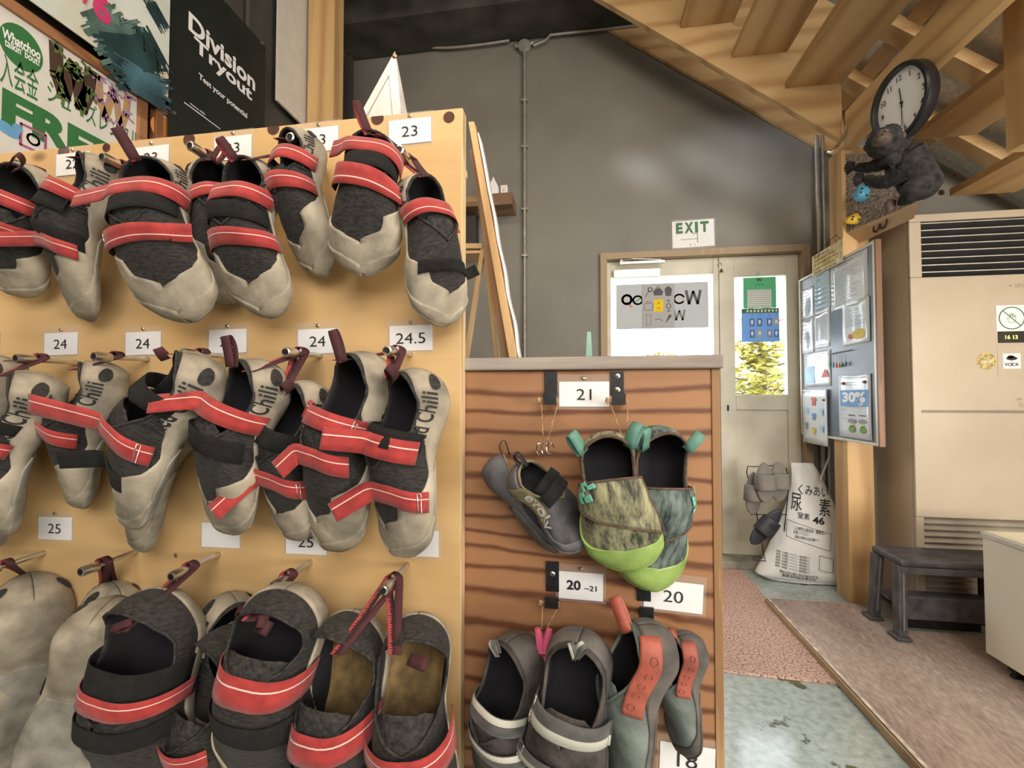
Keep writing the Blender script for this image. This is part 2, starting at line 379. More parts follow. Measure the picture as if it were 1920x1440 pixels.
def knit_mat(name,c0,c1,sc=60,bump=.6,axis_scale=(1,6,1)):
    if name in MC: return MC[name]
    m,nt,b=newmat(name);L=nt.links
    tc=N(nt,'ShaderNodeTexCoord'); mp=N(nt,'ShaderNodeMapping'); mp.inputs['Scale'].default_value=axis_scale; mp.inputs['Rotation'].default_value=(0,0,.3); L.new(tc.outputs['Object'],mp.inputs['Vector'])
    nz=N(nt,'ShaderNodeTexNoise'); nz.inputs['Scale'].default_value=sc; nz.inputs['Detail'].default_value=4; nz.inputs['Roughness'].default_value=.7; L.new(mp.outputs[0],nz.inputs['Vector'])
    r=ramp(nt,[(.38,c0),(.66,c1)]); L.new(nz.outputs['Fac'],r.inputs[0]); L.new(r.outputs[0],b.inputs['Base Color']); b.inputs['Roughness'].default_value=.85
    bp=N(nt,'ShaderNodeBump'); bp.inputs['Strength'].default_value=bump; bp.inputs['Distance'].default_value=.002; L.new(nz.outputs['Fac'],bp.inputs['Height']); L.new(bp.outputs[0],b.inputs['Normal'])
    b.inputs['Sheen Weight'].default_value=.04; MC[name]=m; return m
M_RUB=plain('rubber_chalky',(.37,.32,.245),.78,var=.34,scale=17,bump=.35,bscale=70)
M_SOLE=plain('rubber_sole',(.29,.27,.23),.7,var=.3,scale=20,bump=.4,bscale=60)
M_LIN=plain('lining_black',(.012,.011,.014),.95)
M_UP=knit_mat('upper_black_knit',(.008,.007,.007),(.042,.036,.032),95,.7,(1,3.5,1))
M_UPB=plain('upper_black_suede',(.022,.020,.022),.9,var=.5,scale=25,bump=.5,bscale=140)
M_MESH=plain('collar_mesh',(.032,.029,.027),.85,var=.5,scale=120,bump=.8,bscale=160)
M_RED=strap_mat('strap_red',(.36,.020,.018),(.78,.55,.5),((.34,.028),))
M_VEL=plain('velcro_black',(.010,.009,.009),1.0,var=.3,scale=60,bump=.9,bscale=350)
M_FLAME=flame_mat('loop_flame',(.04,.010,.013),(.42,.06,.065))
M_DRED=plain('loop_maroon',(.06,.014,.018),.85)
M_INK=plain('ink_black',(.012,.012,.014),.7)
M_INS=plain('insole_tan',(.20,.13,.05),.9,var=.4,scale=30,bump=.3)
M_CHROME=plain('chrome',(.75,.75,.74),.22,1,var=.05)
STY={'red':dict(rub=M_RUB,sole=M_SOLE,up=M_UP,lin=M_LIN,col=M_MESH,strap=M_RED,under=M_VEL,loop=M_FLAME,text='Red Chili',tmat=M_INK,
     rand=[(0,44),(.12,52),(.24,66),(.34,92),(.48,108),(.58,100),(.66,84),(.73,58),(.79,28),(.84,0)],rand2=[(0,44),(.12,52),(.24,66),(.34,92),(.48,106),(.56,90),(.62,62),(.67,38),(.75,34),(.82,0)])}
def surf_map(s,x,y,u0,ph0,rad,off,rot=0):
    """flat (x,y) metres -> shoe surface around (u0,ph0); x runs towards the toe, y towards the instep"""
    c,q=math.cos(rot),math.sin(rot); x,y=x*c-y*q,x*q+y*c
    sg=1 if ph0>=0 else -1
    return s.S(u0+x/s.L,ph0-sg*y/rad,off)
def surf_text(s,parent,t,u0,ph0,wd,ht,mat,sd,rot=0,off=.0036,rad=.04,rev=None,bold=.014):
    vs,fs,(x0,x1,y0,y1)=textmesh(t,bold); out=[]
    # sd=+1 (screen-left side when hung): letters run from the heel to the toe or back so that they read, not mirrored
    d=1 if sd>0 else -1
    if rev: d=-d
    for v in vs:
        tx=((v.x-x0)/(x1-x0)-.5)*wd*d; ty=(v.y-.36)/.73*ht*(1 if not rev else -1)
        out.append(surf_map(s,tx,ty,u0,ph0,rad,off,rot))
    mb=MB(); mb.add(out,fs); return part('lettering',mb,mat,parent,local=True,smooth='all')
def surf_poly(s,parent,name,pts,u0,ph0,mat,rot=0,off=.0036,rad=.045,sub=6):
    """convex outline filled as a fan of small quads so that it follows the surface"""
    cx=sum(p[0] for p in pts)/len(pts); cy=sum(p[1] for p in pts)/len(pts); G=[]
    P=[]
    for i in range(len(pts)):
        a=pts[i]; b=pts[(i+1)%len(pts)]
        for k in range(sub): P.append((a[0]+(b[0]-a[0])*k/sub,a[1]+(b[1]-a[1])*k/sub))
    P.append(P[0])
    for j in range(1,6): G.append([surf_map(s,cx+(x-cx)*j/5,cy+(y-cy)*j/5,u0,ph0,rad,off,rot) for x,y in P])
    mb=MB(); mb.grid(G,flip=True); mb.add([surf_map(s,cx,cy,u0,ph0,rad,off,rot)]+G[0],[(0,k,k+1) for k in range(1,len(G[0]))])
    return part(name,mb,mat,parent,local=True,smooth='all',solid=.0008,soff=0)
def shoe(name,label,group,heel,toe,Yh,Yt,tw=0,foot=1,style='red',w=1.0,h=1.0,bend=.1,op=1.0,straps=(),loops=(),text=0,insole=False,straproll=0,off=.03,cat='climbing shoe',extra=None,curve=1.0,inset=True,hr=0,os=1.0):
    st=STY[style]; P0=at(*heel,Y=Yh); P1=at(*toe,Y=Yt); ya=(P1-P0); L=ya.length; ya.normalize()
    t=R(tw); z=V((0,-1,0))*math.cos(t); lf=V((-1,0,0)); z=z+lf*math.sin(t)
    z=(z-ya*z.dot(ya)).normalized(); x=ya.cross(z)
    sh0=Shape(L,foot,w,h,bend,op,curve); q=(sh0.base(.98,0)+sh0.base(.98,PI))/2-V((0,0,off)); k=L/q.length; L*=k; q.normalize()
    qw=x*q.x+ya*q.y+z*q.z; Rq=qw.rotation_difference(ya); x=Rq@x; z=Rq@z; ya=Rq@ya
    O=P0-z*off
    M=Matrix(((x.x,ya.x,z.x,O.x),(x.y,ya.y,z.y,O.y),(x.z,ya.z,z.z,O.z),(0,0,0,1)))
    r=thing(name,label,cat,group=group,M=M)
    s=Shape(L,foot,w,h,bend,op,curve,os=os)
    # upper
    U=us(40); n=30; G=[];
    for u in U:
        a=s.phi0(u); G.append([s.S(u,a+(2*PI-2*a)*k/n) for k in range(n+1)])
    mb=MB(); mb.grid(G,flip=True)
    part('upper',mb,[st['up'],st['lin']],r,local=True,merge=True,smooth='all',solid=.0028,soff=-1,matoff=1)
    # rand
    G=[]; rf=lambda u,sd: R(max(hr if u<.4 else 0,tab(st['rand'] if sd*foot>0 else st['rand2'],u)))
    for u in us(64):
        a=max(rf(u,1),s.phi0(u)+.02 if s.phi0(u)>0 else 0); b=max(rf(u,-1),s.phi0(u)+.02 if s.phi0(u)>0 else 0)
        th=2*PI-a-b; e0=min(1,(.97-u)/.06) if u>.91 else 1
        G.append([s.S(u,a+th*k/n,.0024) for k in range(n+1)])
    mb=MB(); mb.grid(G,flip=True); rd=part('rubber_rand',mb,st['rub'],r,local=True,merge=True,smooth='all',solid=.0035,soff=-1)
    # sole
    G=[]
    for u in us(26,.42,1):
        a=R(tab([(.42,150),(.5,128),(.7,114),(.9,100),(1,90)],u)); G.append([s.S(u,a+(2*PI-2*a)*k/16,.0048) for k in range(17)])
    mb=MB(); mb.grid(G,flip=True); part('sole',mb,st['sole'],r,local=True,merge=True,smooth='all',solid=.003,soff=-1)
    # toe cap
    if st.get('cap',True):
        G=[]
        for u in us(18,.70,1):
            a=R(tab([(.70,112),(.78,96),(.86,70),(.92,36),(.97,0)],u)); G.append([s.S(u,a+(2*PI-2*a)*k/20,.0042) for k in range(21)])
        mb=MB(); mb.grid(G,flip=True); part('toe_cap',mb,st['rub'],r,local=True,merge=True,smooth='all',solid=.004,soff=-1)
    # collar rim
    path=[s.S(u,s.phi0(u),.0004) for u in us(16,.52*os,0)]+[s.S(u,-s.phi0(u),.0004) for u in us(16,0,.52*os)[1:-1]]
    mb=MB(); mb.tube(path,.0024,6,closed=True); part('collar',mb,st['col'],r,local=True,smooth='all')
    # tongue
    G=[]
    for u in us(10,.33*os,.545*os):
        k0=min(1,(u/os-.28)/.1); G.append([s.S(u,R(-52*k0+104*k0*k/10),-.0034) for k in range(11)])
    mb=MB(); mb.grid(G,flip=True); part('tongue',mb,[st['col'],st['lin']],r,local=True,smooth='all',solid=.003,soff=-1,matoff=1)
    if insole:
        G=[]
        for u in us(16,.06,.7): G.append([s.S(u,R(112+136*k/8),-.005) for k in range(9)])
        mb=MB(); mb.grid(G,flip=True); part('insole',mb,M_INS,r,local=True,smooth='all',solid=.001)
    # heel text and inset
    if st.get('text') and text:
        for sd in (1,-1):
            surf_text(s,rd,st['text'],.215,sd*R(73),.27*L,.017*L/.24,st['tmat'],sd)
            pts=[s.S(.045+.026*math.cos(2*PI*k/16)-.006*math.sin(2*PI*k/16),sd*(R(86)+R(10)*math.sin(2*PI*k/16)),.0042) for k in range(16)]
            mb=MB(); mb.add([s.S(.045,sd*R(84),.0062)]+pts,[(0,1+k,1+(k+1)%16) for k in range(16)]); part('heel_inset',mb,st['up'],rd,local=True,smooth='all')
    # straps: dict(u,a0,a1,w,slant,flap,curl,rise,skew,mat,lift)
    for q in straps: strap(s,r,st,**q)
    for q in loops: loop(s,r,st,M,**q)
    if extra: extra(s,r,st,M)
    return r,s,M
def strap(s,r,st,u=.45,a0=-100,a1=90,w=.022,slant=0,flap=.05,curl=60,rise=20,skew=0,mat=None,lift=.0052,loopbuckle=False,seed=0,under=None,name='strap'):
    n=22; P=[];B=[]; lift=.0032 if mat is M_VEL and lift==.0052 else lift+.001
    for k in range(n+1):
        t=k/n; ph=R(a0+(a1-a0)*t); uu=u+slant*(t-.5); rise_=lift*(1+.5*math.sin(t*7+seed))
        P.append(s.S(uu,ph,rise_)); b=(s.S(uu+.02,ph)-s.S(uu-.02,ph)).normalized(); B.append(b if a1>a0 else -b)
    if flap>0:
        T=(P[-1]-P[-2]).normalized(); b=B[-1]; b=(b-T*b.dot(T)).normalized(); Nn=T.cross(b)
        if Nn.dot(s.nrm(u,R(a1)))<0: Nn=-Nn
        sk=R(skew); m=12
        T2=T*math.cos(sk)+b*math.sin(sk); b2=b*math.cos(sk)-T*math.sin(sk); p=P[-1].copy()
        for k in range(1,m+1):
            al=R(rise+curl*k/m); f=min(1,k/3)
            bb=(b*(1-f)+b2*f).normalized(); tt=(T*(1-f)+T2*f).normalized()
            p=p+(tt*math.cos(al)+Nn*math.sin(al))*(flap/m); P.append(p.copy()); B.append(bb)
    mb=MB(); mb.ribbon(P,B,w*(1.22 if st is STY['red'] and mat is None else 1),nw=3)
    m1=mat or st['strap']; o=part(name,mb,[m1,under or st['under']],r,local=True,smooth='all',solid=.0018,soff=0,matoff=1)
    if loopbuckle:
        k=4; c=P[k]; b=B[k]; t=(P[k+1]-P[k-1]).normalized(); nn=t.cross(b)
        pts=[c+b*(w*.56)*sx+t*.0028*sy+s.nrm(u,R(a0))*.002 for sx,sy in ((-1,-1),(1,-1),(1,1),(-1,1))]
        mb=MB(); mb.tube(pts,.0009,6,closed=True); part('buckle',mb,M_CHROME,o,local=True,smooth='all')
    return o
def loop(s,r,st,M,to=None,u=.03,ph=0,dirv=None,l=.045,w=.013,spread=.012,mat=None,r_=.011,twist=0,flat=False):
    """a pull loop: either over a hook point (world) or sticking out along dirv (local)"""
    a=s.S(u,R(ph),-.001)
    inv=M.inverted()
    if to is not None:
        q=inv@to; up=(inv.to_3x3()@V((0,0,1))).normalized(); rt=(inv.to_3x3()@V((1,0,0))).normalized(); back=(inv.to_3x3()@V((0,1,0))).normalized()
        d=(a-q); sx=rt*(r_+.001); n=14
        P=[a+rt*.004]
        P.append(a*.5+(q+sx)*.5)
        for k in range(9):
            g=PI*k/8; P.append(q+rt*math.cos(g)*(r_)+up*math.sin(g)*(r_))
        P.append(a*.5+(q-sx)*.5+back*.004); P.append(a-rt*.004)
        Q=[]
        for i in range(len(P)-1):
            for k in range(3): Q.append(P[i].lerp(P[i+1],k/3))
        Q.append(P[-1]); 
        for _ in range(2): Q=[Q[0]]+[(Q[i-1]+Q[i]*2+Q[i+1])/4 for i in range(1,len(Q)-1)]+[Q[-1]]
        B=[(back*(1-abs(i/(len(Q)-1)-.5)*1.7)+rt*(abs(i/(len(Q)-1)-.5)*2)**1.3).normalized() for i in range(len(Q))]
        mb=MB(); mb.ribbon(Q,B,w)
    else:
        d=V(dirv).normalized(); nrm_=s.nrm(u,R(ph)); side=d.cross(nrm_).normalized(); th=side.cross(d).normalized()
        if flat: side,th=th,side
        P=[]
        for k in range(17):
            g=k/16; xx=math.sin(PI*g); P.append(a+d*(l*xx**.8)+th*(spread*(math.cos(PI*g))*(.35+.65*xx))+th*.2*l*xx*xx)
        tw_=R(twist); sd=side*math.cos(tw_)+th*math.sin(tw_)
        mb=MB(); mb.ribbon(P,sd,w)
    part('pull_loop',mb,[mat or st['loop'],st.get('loopin',M_DRED)],r,local=True,smooth='all',solid=.0012,soff=0,matoff=1)
# ---------------------------------------------------------------- the shoe rack
PY=.80
M_PLY=wood('birch_ply',(.54,.33,.135),(.70,.47,.225),0,1.0,.5,ring=3,dist=2,contrast=(.1,.85),line=12,fine=50)
M_PLYE=wood('ply_edge',(.40,.27,.13),(.66,.49,.29),2,1,.7,ring=20,knots=False)
M_KNOT=plain('filled_knot',(.085,.03,.018),.8,var=.3,scale=60)
M_PAPER=plain('card_paper',(.80,.79,.80),.6,var=.03)
M_SLEEVE=plain('laminate_sleeve',(.8,.78,.74),.12,alpha=.09,var=.02)
M_STEEL=plain('zinc_steel',(.62,.60,.55),.32,1,var=.2,scale=40)
M_STEELD=plain('hex_socket',(.10,.10,.10),.4,1)
M_SCREW=plain('screw_metal',(.6,.58,.5),.35,1)
p1=at(866,202,Y=PY); RKX=p1.x
t=thing('shoe_rack_board','tall pale plywood board on which the grey climbing shoes hang from bolts','board',base=(p1.x,PY,0))
mb=MB(); top=1.635; mb.box((-1.75,PY,0),(p1.x,PY+.026,p1.z)); part('plywood_sheet',mb,[M_PLY],t,bevel=.001)
mb=MB(); mb.box((p1.x-.0004,PY+.001,.001),(p1.x+.0016,PY+.025,p1.z-.001)); part('edge',mb,M_PLYE,t,label='layered pale edge of the plywood')
for (x,y,r_) in ((842,220,.0105),(708,214,.0125),(513,236,.0125),(355,262,.013),(120,285,.014),(200,277,.009),(-40,290,.01)):
    q=at(x,y,Y=PY); mb=MB(); zz=min(q.z,p1.z-r_*.35)
    pts=[(q.x+r_*math.cos(2*PI*k/24),PY-.0012,min(p1.z-.0005,zz+r_*math.sin(2*PI*k/24))) for k in range(24)]
    mb.prism(pts,(0,.0014,0)); part('knot_plug',mb,M_KNOT,t,label='dark brown round plug in the board')
def card(cx,cy,txt,label,Y=PY,w=.083,h=.047,rot=0,grp='laminated shoe size cards',bold=0,sleeve=True,small=None,screw=True,hh=.021):
    c=at(cx,cy,Y=Y); t=thing('size_card',label,'size card',base=(c.x,Y-.003,c.z-h/2),group=grp)
    ex=V((math.cos(rot),0,math.sin(rot))); ez=V((-math.sin(rot),0,math.cos(rot))); n=V((0,-1,0))
    if sleeve:
        mb=MB(); mb.obox(V((c.x,Y-.0012,c.z))+ez*.004,ex,n,ez,w/2+.005,.0002,h/2+.009); part('laminate',mb,M_SLEEVE,t)
    mb=MB(); mb.obox((c.x,Y-.0019,c.z),ex,n,ez,w/2,.0003,h/2); part('card',mb,M_PAPER,t)
    s=Sheet(V((c.x,Y-.0023,c.z))-ex*w/2-ez*h/2,ex,ez,n)
    if txt:
        if small: s.text('numeral',txt,w*.34,h*.53,.0165,bold=.03,wide=1.1); s.text('numeral',small,w*.72,h*.45,.0095,bold=.015,wide=1.2)
        else: s.text('numeral',txt,w*.5,h*.5,hh,bold=bold-.004,wide=1.22)
    s.flush(t,{'numeral':M_INK})
    if screw:
        q=V((c.x,Y-.002,c.z))+ez*(h/2+.0065); mb=MB(); mb.lathe(q,(0,-1,0),[(.0032,0),(.0036,.0012),(.002,.0024)],12); part('screw',mb,M_SCREW,t)
    return t
for a in ((138,308,'22','white card reading 22 above the first hanging bolts of the top row'),
 (285,296,'23','white card half hidden behind a maroon pull loop in the top row'),
 (438,278,'23','white card reading 23, left one of the three on the top row'),
 (598,263,'23','white card reading 23 whose 2 hides behind the shoe collar'),
 (769,247,'23','white card reading 23 at the top right corner of the plywood'),
 (-28,640,'23.5','white card cut by the left border, only its 5 shows'),
 (116,645,'24','leftmost white card reading 24 in the middle row'),
 (270,644,'24','second white card reading 24 from the left in the middle row'),
 (428,640,'24','third white card reading 24, corner covered by a maroon loop'),
 (597,640,'24','white card reading 24 right before the 24.5 card'),
 (771,634,'24.5','white card reading 24.5 at right end of the middle row'),
 (105,990,'25','white card reading 25 in shadow at lower left'),
 (415,1003,'','white card mostly hidden behind a grey shoe toe, lower middle'),
 (575,1015,'25','white card of which only a 2 tip shows between two toes'),
 (782,1018,'25','white card peeking from behind the rightmost grey toe')):
    card(a[0],a[1],a[2],a[3],rot=R(.8))
VPX,VPY=1090,744
BOLT={}
def bolt(k,hx,hy,label):
    h=at(hx,hy,Y=.694); b=V((h.x,PY,h.z+(.004 if k>20 else 0)))
    t=thing('hanging_bolt',label,'bolt',base=(b.x,PY,b.z-.006),group='steel bolts the shoes hang on')
    mb=MB(); mb.tube([V((b.x,PY+.01,b.z)),V((h.x,.700,h.z))],.0048,12); part('shank',mb,M_STEEL,t,smooth=True)
    mb=MB(); mb.lathe((h.x,.724,h.z),(0,-1,0),[(.0078,0),(.0088,.002),(.0088,.026),(.0080,.029),(.0055,.030),(.0052,.026),(.001,.026)],20); part('sleeve_nut',mb,M_STEEL,t,smooth=True)
    mb=MB(); mb.lathe((h.x,.6945,h.z),(0,-1,0),[(.0046,0),(.0046,-.004),(.0001,-.004)],6); part('hex_socket',mb,M_STEELD,t)
    BOLT[k]=V((h.x,.735,h.z+.002)); return t
for a in ((11,22,305,'steel bolt at the left border of the top row'),(12,190,293,'steel bolt left of the second top card'),(13,355,272,'steel bolt beside the 23 card, third of the top row'),
 (14,543,256,'steel bolt above the narrow top shoe, fourth of the top row'),(15,748,280,'steel bolt holding the rightmost top pair'),
 (21,175,668,'long steel bolt under the leftmost 24 card'),(22,342,662,'steel bolt under the corner of the third 24 card'),(23,535,660,'steel bolt left of the fourth 24 card'),(24,725,657,'steel bolt in front of the 24.5 card'),
 (20,28,672,'steel bolt seen behind shoe heels at the far left'),
 (30,-40,1076,'rod of a steel bolt at the lower left border'),(31,150,1073,'steel bolt in lower left with two maroon loops'),(32,320,1082,'steel bolt below the hidden white card'),(33,512,1100,'steel bolt with a maroon loop above the wide dark shoe'),(34,718,1108,'steel bolt holding the lower right pair')):
    bolt(*a)
q=at(330,1041,Y=PY); mb=MB(); mb.lathe((q.x,PY,q.z),(0,-1,0),[(.004,0),(.0045,.001),(.002,.002)],10); single('wood_screw',mb,M_SCREW,'lone screw head in the plywood beside the lower bolts','screw')
G='grey and black rental climbing shoes on the rack'
def sh(label,*a,**k): return shoe('climbing_shoe',label,G,*a,**k)
def L_(b,**k): return dict(to=BOLT[b],**k)
def out(x,y,z,l=.04,**k): return dict(dirv=(x,y,z),l=l,**k)
B_=dict(mat=M_VEL)
# top row
sh('grey climbing shoe cut by the left border of the top row',(70,330),(22,545),.72,.76,tw=-15,foot=1,w=1.45,bend=.2,straps=[dict(u=.26,a0=-95,a1=85,flap=.05),dict(u=.47,a0=-95,a1=85,flap=.05)],loops=[L_(11,ph=40),out(-.8,-.5,.4,.05)],text=1)
sh('climbing shoe behind the others with a long red strap pointing left',(215,325),(158,590),.745,.765,tw=30,foot=1,w=1.25,bend=.2,straps=[dict(u=.27,a0=-80,a1=80,flap=.035,rise=10),dict(u=.36,a0=80,a1=-60,flap=.01,w=.028,**B_),dict(u=.54,a0=70,a1=-95,flap=.0,w=.03,**B_),dict(u=.60,a0=-85,a1=12,flap=.085,rise=42,curl=0)],loops=[L_(12,ph=20)],text=1)
sh('wide front-facing shoe under the half hidden card, top strap open to the left',(305,330),(348,592),.70,.715,tw=-4,foot=-1,w=1.55,bend=.22,straps=[dict(u=.25,a0=-100,a1=38,flap=.072,rise=24,curl=5,w=.026),dict(u=.55,a0=85,a1=-50,flap=.036,rise=0,curl=25,loopbuckle=True,w=.024),dict(u=.37,a0=-80,a1=80,flap=0,w=.03,**B_)],loops=[L_(12,ph=40),out(.35,-1,.45,.05,w=.016)],text=1)
sh('shoe mostly hidden between two front-facing top row shoes',(388,325),(430,560),.755,.772,tw=-55,foot=-1,w=1.1,bend=.15,straps=[dict(u=.3,a0=-80,a1=80,flap=.0)],loops=[L_(13,ph=20),out(-.6,-.6,.5,.03)],text=1)
sh('front-facing shoe with two red straps sloping up right, under the 23 card',(485,325),(500,585),.715,.735,tw=6,foot=-1,w=1.38,bend=.22,straps=[dict(u=.29,a0=-95,a1=72,flap=.022,slant=.05,rise=5,curl=10,w=.024),dict(u=.57,a0=-95,a1=85,flap=.005,w=.024),dict(u=.42,a0=-90,a1=90,flap=0,w=.026,**B_)],loops=[L_(14,ph=-30),out(.55,-.7,.6,.035)],text=1)
sh('narrow shoe below the fourth top bolt, beige toe rubber',(572,268),(600,508),.735,.755,tw=28,foot=1,w=1.2,bend=.2,straps=[dict(u=.25,a0=-95,a1=80,flap=.005,slant=-.05),dict(u=.45,a0=-95,a1=85,flap=.0,slant=-.05)],loops=[L_(14,ph=30)],text=1)
sh('large front-facing shoe beside the rightmost 23 card, two red straps',(702,272),(680,505),.70,.715,tw=-10,foot=1,w=1.5,bend=.25,straps=[dict(u=.17,a0=-100,a1=55,flap=.032,slant=-.09,rise=5,curl=15,w=.024),dict(u=.44,a0=90,a1=-78,flap=.012,slant=.09,w=.026),dict(u=.30,a0=-90,a1=90,flap=0,w=.03,**B_)],loops=[out(.55,-1,-.1,.055,w=.012),L_(15,ph=-20)],text=1)
sh('side-facing shoe at top right whose loose strap sticks past the plywood edge',(778,355),(836,600),.725,.745,tw=-52,foot=-1,w=1.25,bend=.12,straps=[dict(u=.30,a0=90,a1=-75,flap=.012,slant=.05),dict(u=.66,a0=60,a1=-92,flap=.042,rise=30,curl=110,w=.02,mat=M_VEL,under=M_RED)],loops=[L_(15,ph=10)],text=1)
# middle row
sh('dark heeled shoe cut by the left border of the middle row',(25,690),(-15,1010),.735,.765,tw=35,foot=1,w=1.3,straps=[dict(u=.5,a0=-90,a1=60,flap=.05)],loops=[L_(20,ph=10)],text=1)
sh('shoe with crossed red strap near the left border, middle row',(100,725),(10,985),.715,.735,tw=38,foot=1,w=1.25,bend=.15,straps=[dict(u=.25,a0=-90,a1=60,flap=.02,**B_),dict(u=.38,a0=-95,a1=60,flap=.012),dict(u=.60,a0=-80,a1=12,flap=.08,skew=55,rise=48,curl=0)],loops=[L_(20,ph=10)],text=1)
sh('shoe under the second 24 card, black velcro strap open leftwards',(215,700),(150,940),.745,.765,tw=42,foot=1,w=1.15,bend=.1,straps=[dict(u=.30,a0=-95,a1=10,flap=.06,rise=48,curl=0,w=.030,**B_),dict(u=.46,a0=-90,a1=10,flap=.07,rise=50,curl=0,skew=28)],loops=[L_(21,ph=-20),L_(21,ph=30)],text=1)
sh('shoe lying over its twin, long red strap to the left and lettered heel',(405,700),(245,968),.70,.715,tw=45,foot=1,w=1.15,bend=.14,straps=[dict(u=.22,a0=-80,a1=60,flap=.03,w=.03,rise=0,curl=10,**B_),dict(u=.47,a0=-92,a1=2,flap=.115,skew=8,rise=44,curl=0,w=.027,loopbuckle=True),dict(u=.66,a0=-60,a1=2,flap=.085,skew=20,rise=44,curl=0,w=.030,**B_)],loops=[L_(22,ph=20),out(-.9,-.3,.3,.045)],text=1)
sh('lower twin shoe of which mostly the grey sole shows, middle row',(375,760),(268,1015),.755,.775,tw=50,foot=-1,w=1.1,bend=.14,straps=[],loops=[],text=0)
sh('shoe under the third bolt of the middle row, strap open to the left',(512,700),(420,985),.715,.735,tw=28,foot=1,w=1.32,bend=.15,straps=[dict(u=.27,a0=-95,a1=8,flap=.072,skew=44,rise=33,curl=0,w=.027),dict(u=.44,a0=-85,a1=80,flap=0,w=.034,**B_)],loops=[out(.5,-.9,.2,.05,w=.015),L_(23,ph=-40)],text=1)
sh('low hanging shoe with a red strap hanging down left in the middle row',(595,735),(548,1000),.735,.752,tw=25,foot=-1,w=1.2,bend=.15,straps=[dict(u=.60,a0=-90,a1=5,flap=.080,skew=62,rise=62,curl=-12,w=.026,loopbuckle=True),dict(u=.34,a0=-90,a1=90,flap=0,w=.03,**B_)],loops=[L_(23,ph=10),out(-.7,-.3,.4,.03,w=.016)],text=1)
sh('beige shoe left of the rightmost one in the middle row, strap folded down',(712,690),(620,1020),.728,.742,tw=25,foot=1,w=1.05,bend=.15,straps=[dict(u=.32,a0=-85,a1=50,flap=.018,w=.025,loopbuckle=True),dict(u=.50,a0=-70,a1=8,flap=.04,skew=55,rise=30,curl=0,w=.027)],loops=[L_(24,ph=10),out(.6,-.9,.2,.05,w=.014)],text=0)
sh('rightmost shoe of the middle row with lettered heel, two straps open left',(803,715),(748,1030),.705,.72,tw=38,foot=1,w=1.22,bend=.08,straps=[dict(u=.38,a0=-80,a1=0,flap=.065,rise=38,curl=0,skew=14,w=.028),dict(u=.62,a0=-92,a1=0,flap=.070,skew=34,rise=38,curl=0,w=.026,loopbuckle=True),dict(u=.33,a0=-85,a1=70,flap=0,w=.03,**B_)],loops=[L_(24,ph=30),out(-.8,-.4,.5,.035,w=.014)],text=1)
# bottom row
sh('shoe turned heel out at the lower left border',(62,1120),(10,1420),.735,.76,tw=118,foot=-1,w=1.25,straps=[dict(u=.32,a0=-80,a1=100,flap=.03,w=.024)],loops=[L_(30,ph=0)],text=1)
sh('shoe hanging sole out, smooth beige heel rubber, lower left',(180,1165),(105,1500),.69,.70,tw=160,foot=1,w=1.12,h=.9,straps=[dict(u=.42,a0=-120,a1=-60,flap=.08,**B_)],loops=[],text=1)
sh('small grey heel behind the sole-out shoe, lower left',(222,1120),(205,1400),.76,.775,tw=112,foot=1,w=1.1,straps=[],loops=[L_(31,ph=0),L_(31,ph=20)],text=1)
sh('shoe at the bottom left corner with a short red strap',(30,1235),(-50,1560),.765,.78,tw=60,foot=1,w=1.3,straps=[dict(u=.2,a0=-90,a1=80,flap=.02)],loops=[],text=1)
sh('big black shoe with wide open collar in the bottom row, red strap left',(318,1120),(285,1530),.705,.73,tw=4,foot=1,w=1.32,h=.9,op=1.1,straps=[dict(u=.23,a0=-95,a1=95,flap=0,w=.045,**B_),dict(u=.40,a0=-90,a1=90,flap=0,w=.03,**B_),dict(u=.29,a0=-100,a1=88,flap=.045,skew=18,rise=0,curl=5,lift=.010)],loops=[L_(32,ph=-10),out(-.6,-.2,-.3,.03,w=.012)],text=0,hr=96,os=.68)
sh('brown-grey lettered heel behind the big black shoe',(425,1125),(420,1400),.765,.78,tw=-60,foot=-1,w=1.1,straps=[],loops=[out(.2,-.6,.6,.02)],text=1)
sh('dark narrow shoe squeezed left of the strapped one, bottom row',(460,1185),(425,1530),.74,.765,tw=22,foot=1,w=1.05,op=1.1,straps=[dict(u=.42,a0=-60,a1=88,flap=.0,w=.025)],loops=[],text=0,hr=96,os=.8)
sh('bottom row shoe with a red strap around its instep, double folded loop',(555,1110),(520,1500),.70,.72,tw=-4,foot=-1,w=1.3,h=1.0,op=.85,straps=[dict(u=.28,a0=-95,a1=95,flap=0,w=.034),dict(u=.44,a0=-90,a1=90,flap=0,w=.042,**B_)],loops=[L_(33,ph=20),out(-.5,-.5,.5,.03,w=.016),out(-.8,-.2,.5,.03,w=.018)],text=0,hr=78,os=.5)
sh('bottom row shoe showing its tan insole, strap sloping up right',(672,1160),(650,1560),.72,.745,tw=8,foot=1,w=1.12,op=1.2,insole=True,straps=[dict(u=.35,a0=-95,a1=92,flap=.0,slant=.06,w=.033),dict(u=.52,a0=-90,a1=90,flap=0,w=.04,**B_)],loops=[L_(34,ph=-30)],text=0,hr=96,os=.68)
sh('bottom right rack shoe with loose red strap and tan insole',(786,1165),(795,1560),.725,.75,tw=-12,foot=-1,w=1.08,op=1.2,insole=True,straps=[dict(u=.41,a0=-92,a1=95,flap=.0,slant=.06,w=.033,lift=.011)],loops=[L_(34,ph=30),out(-.9,.1,.4,.03,w=.016)],text=0,hr=96,os=.72)
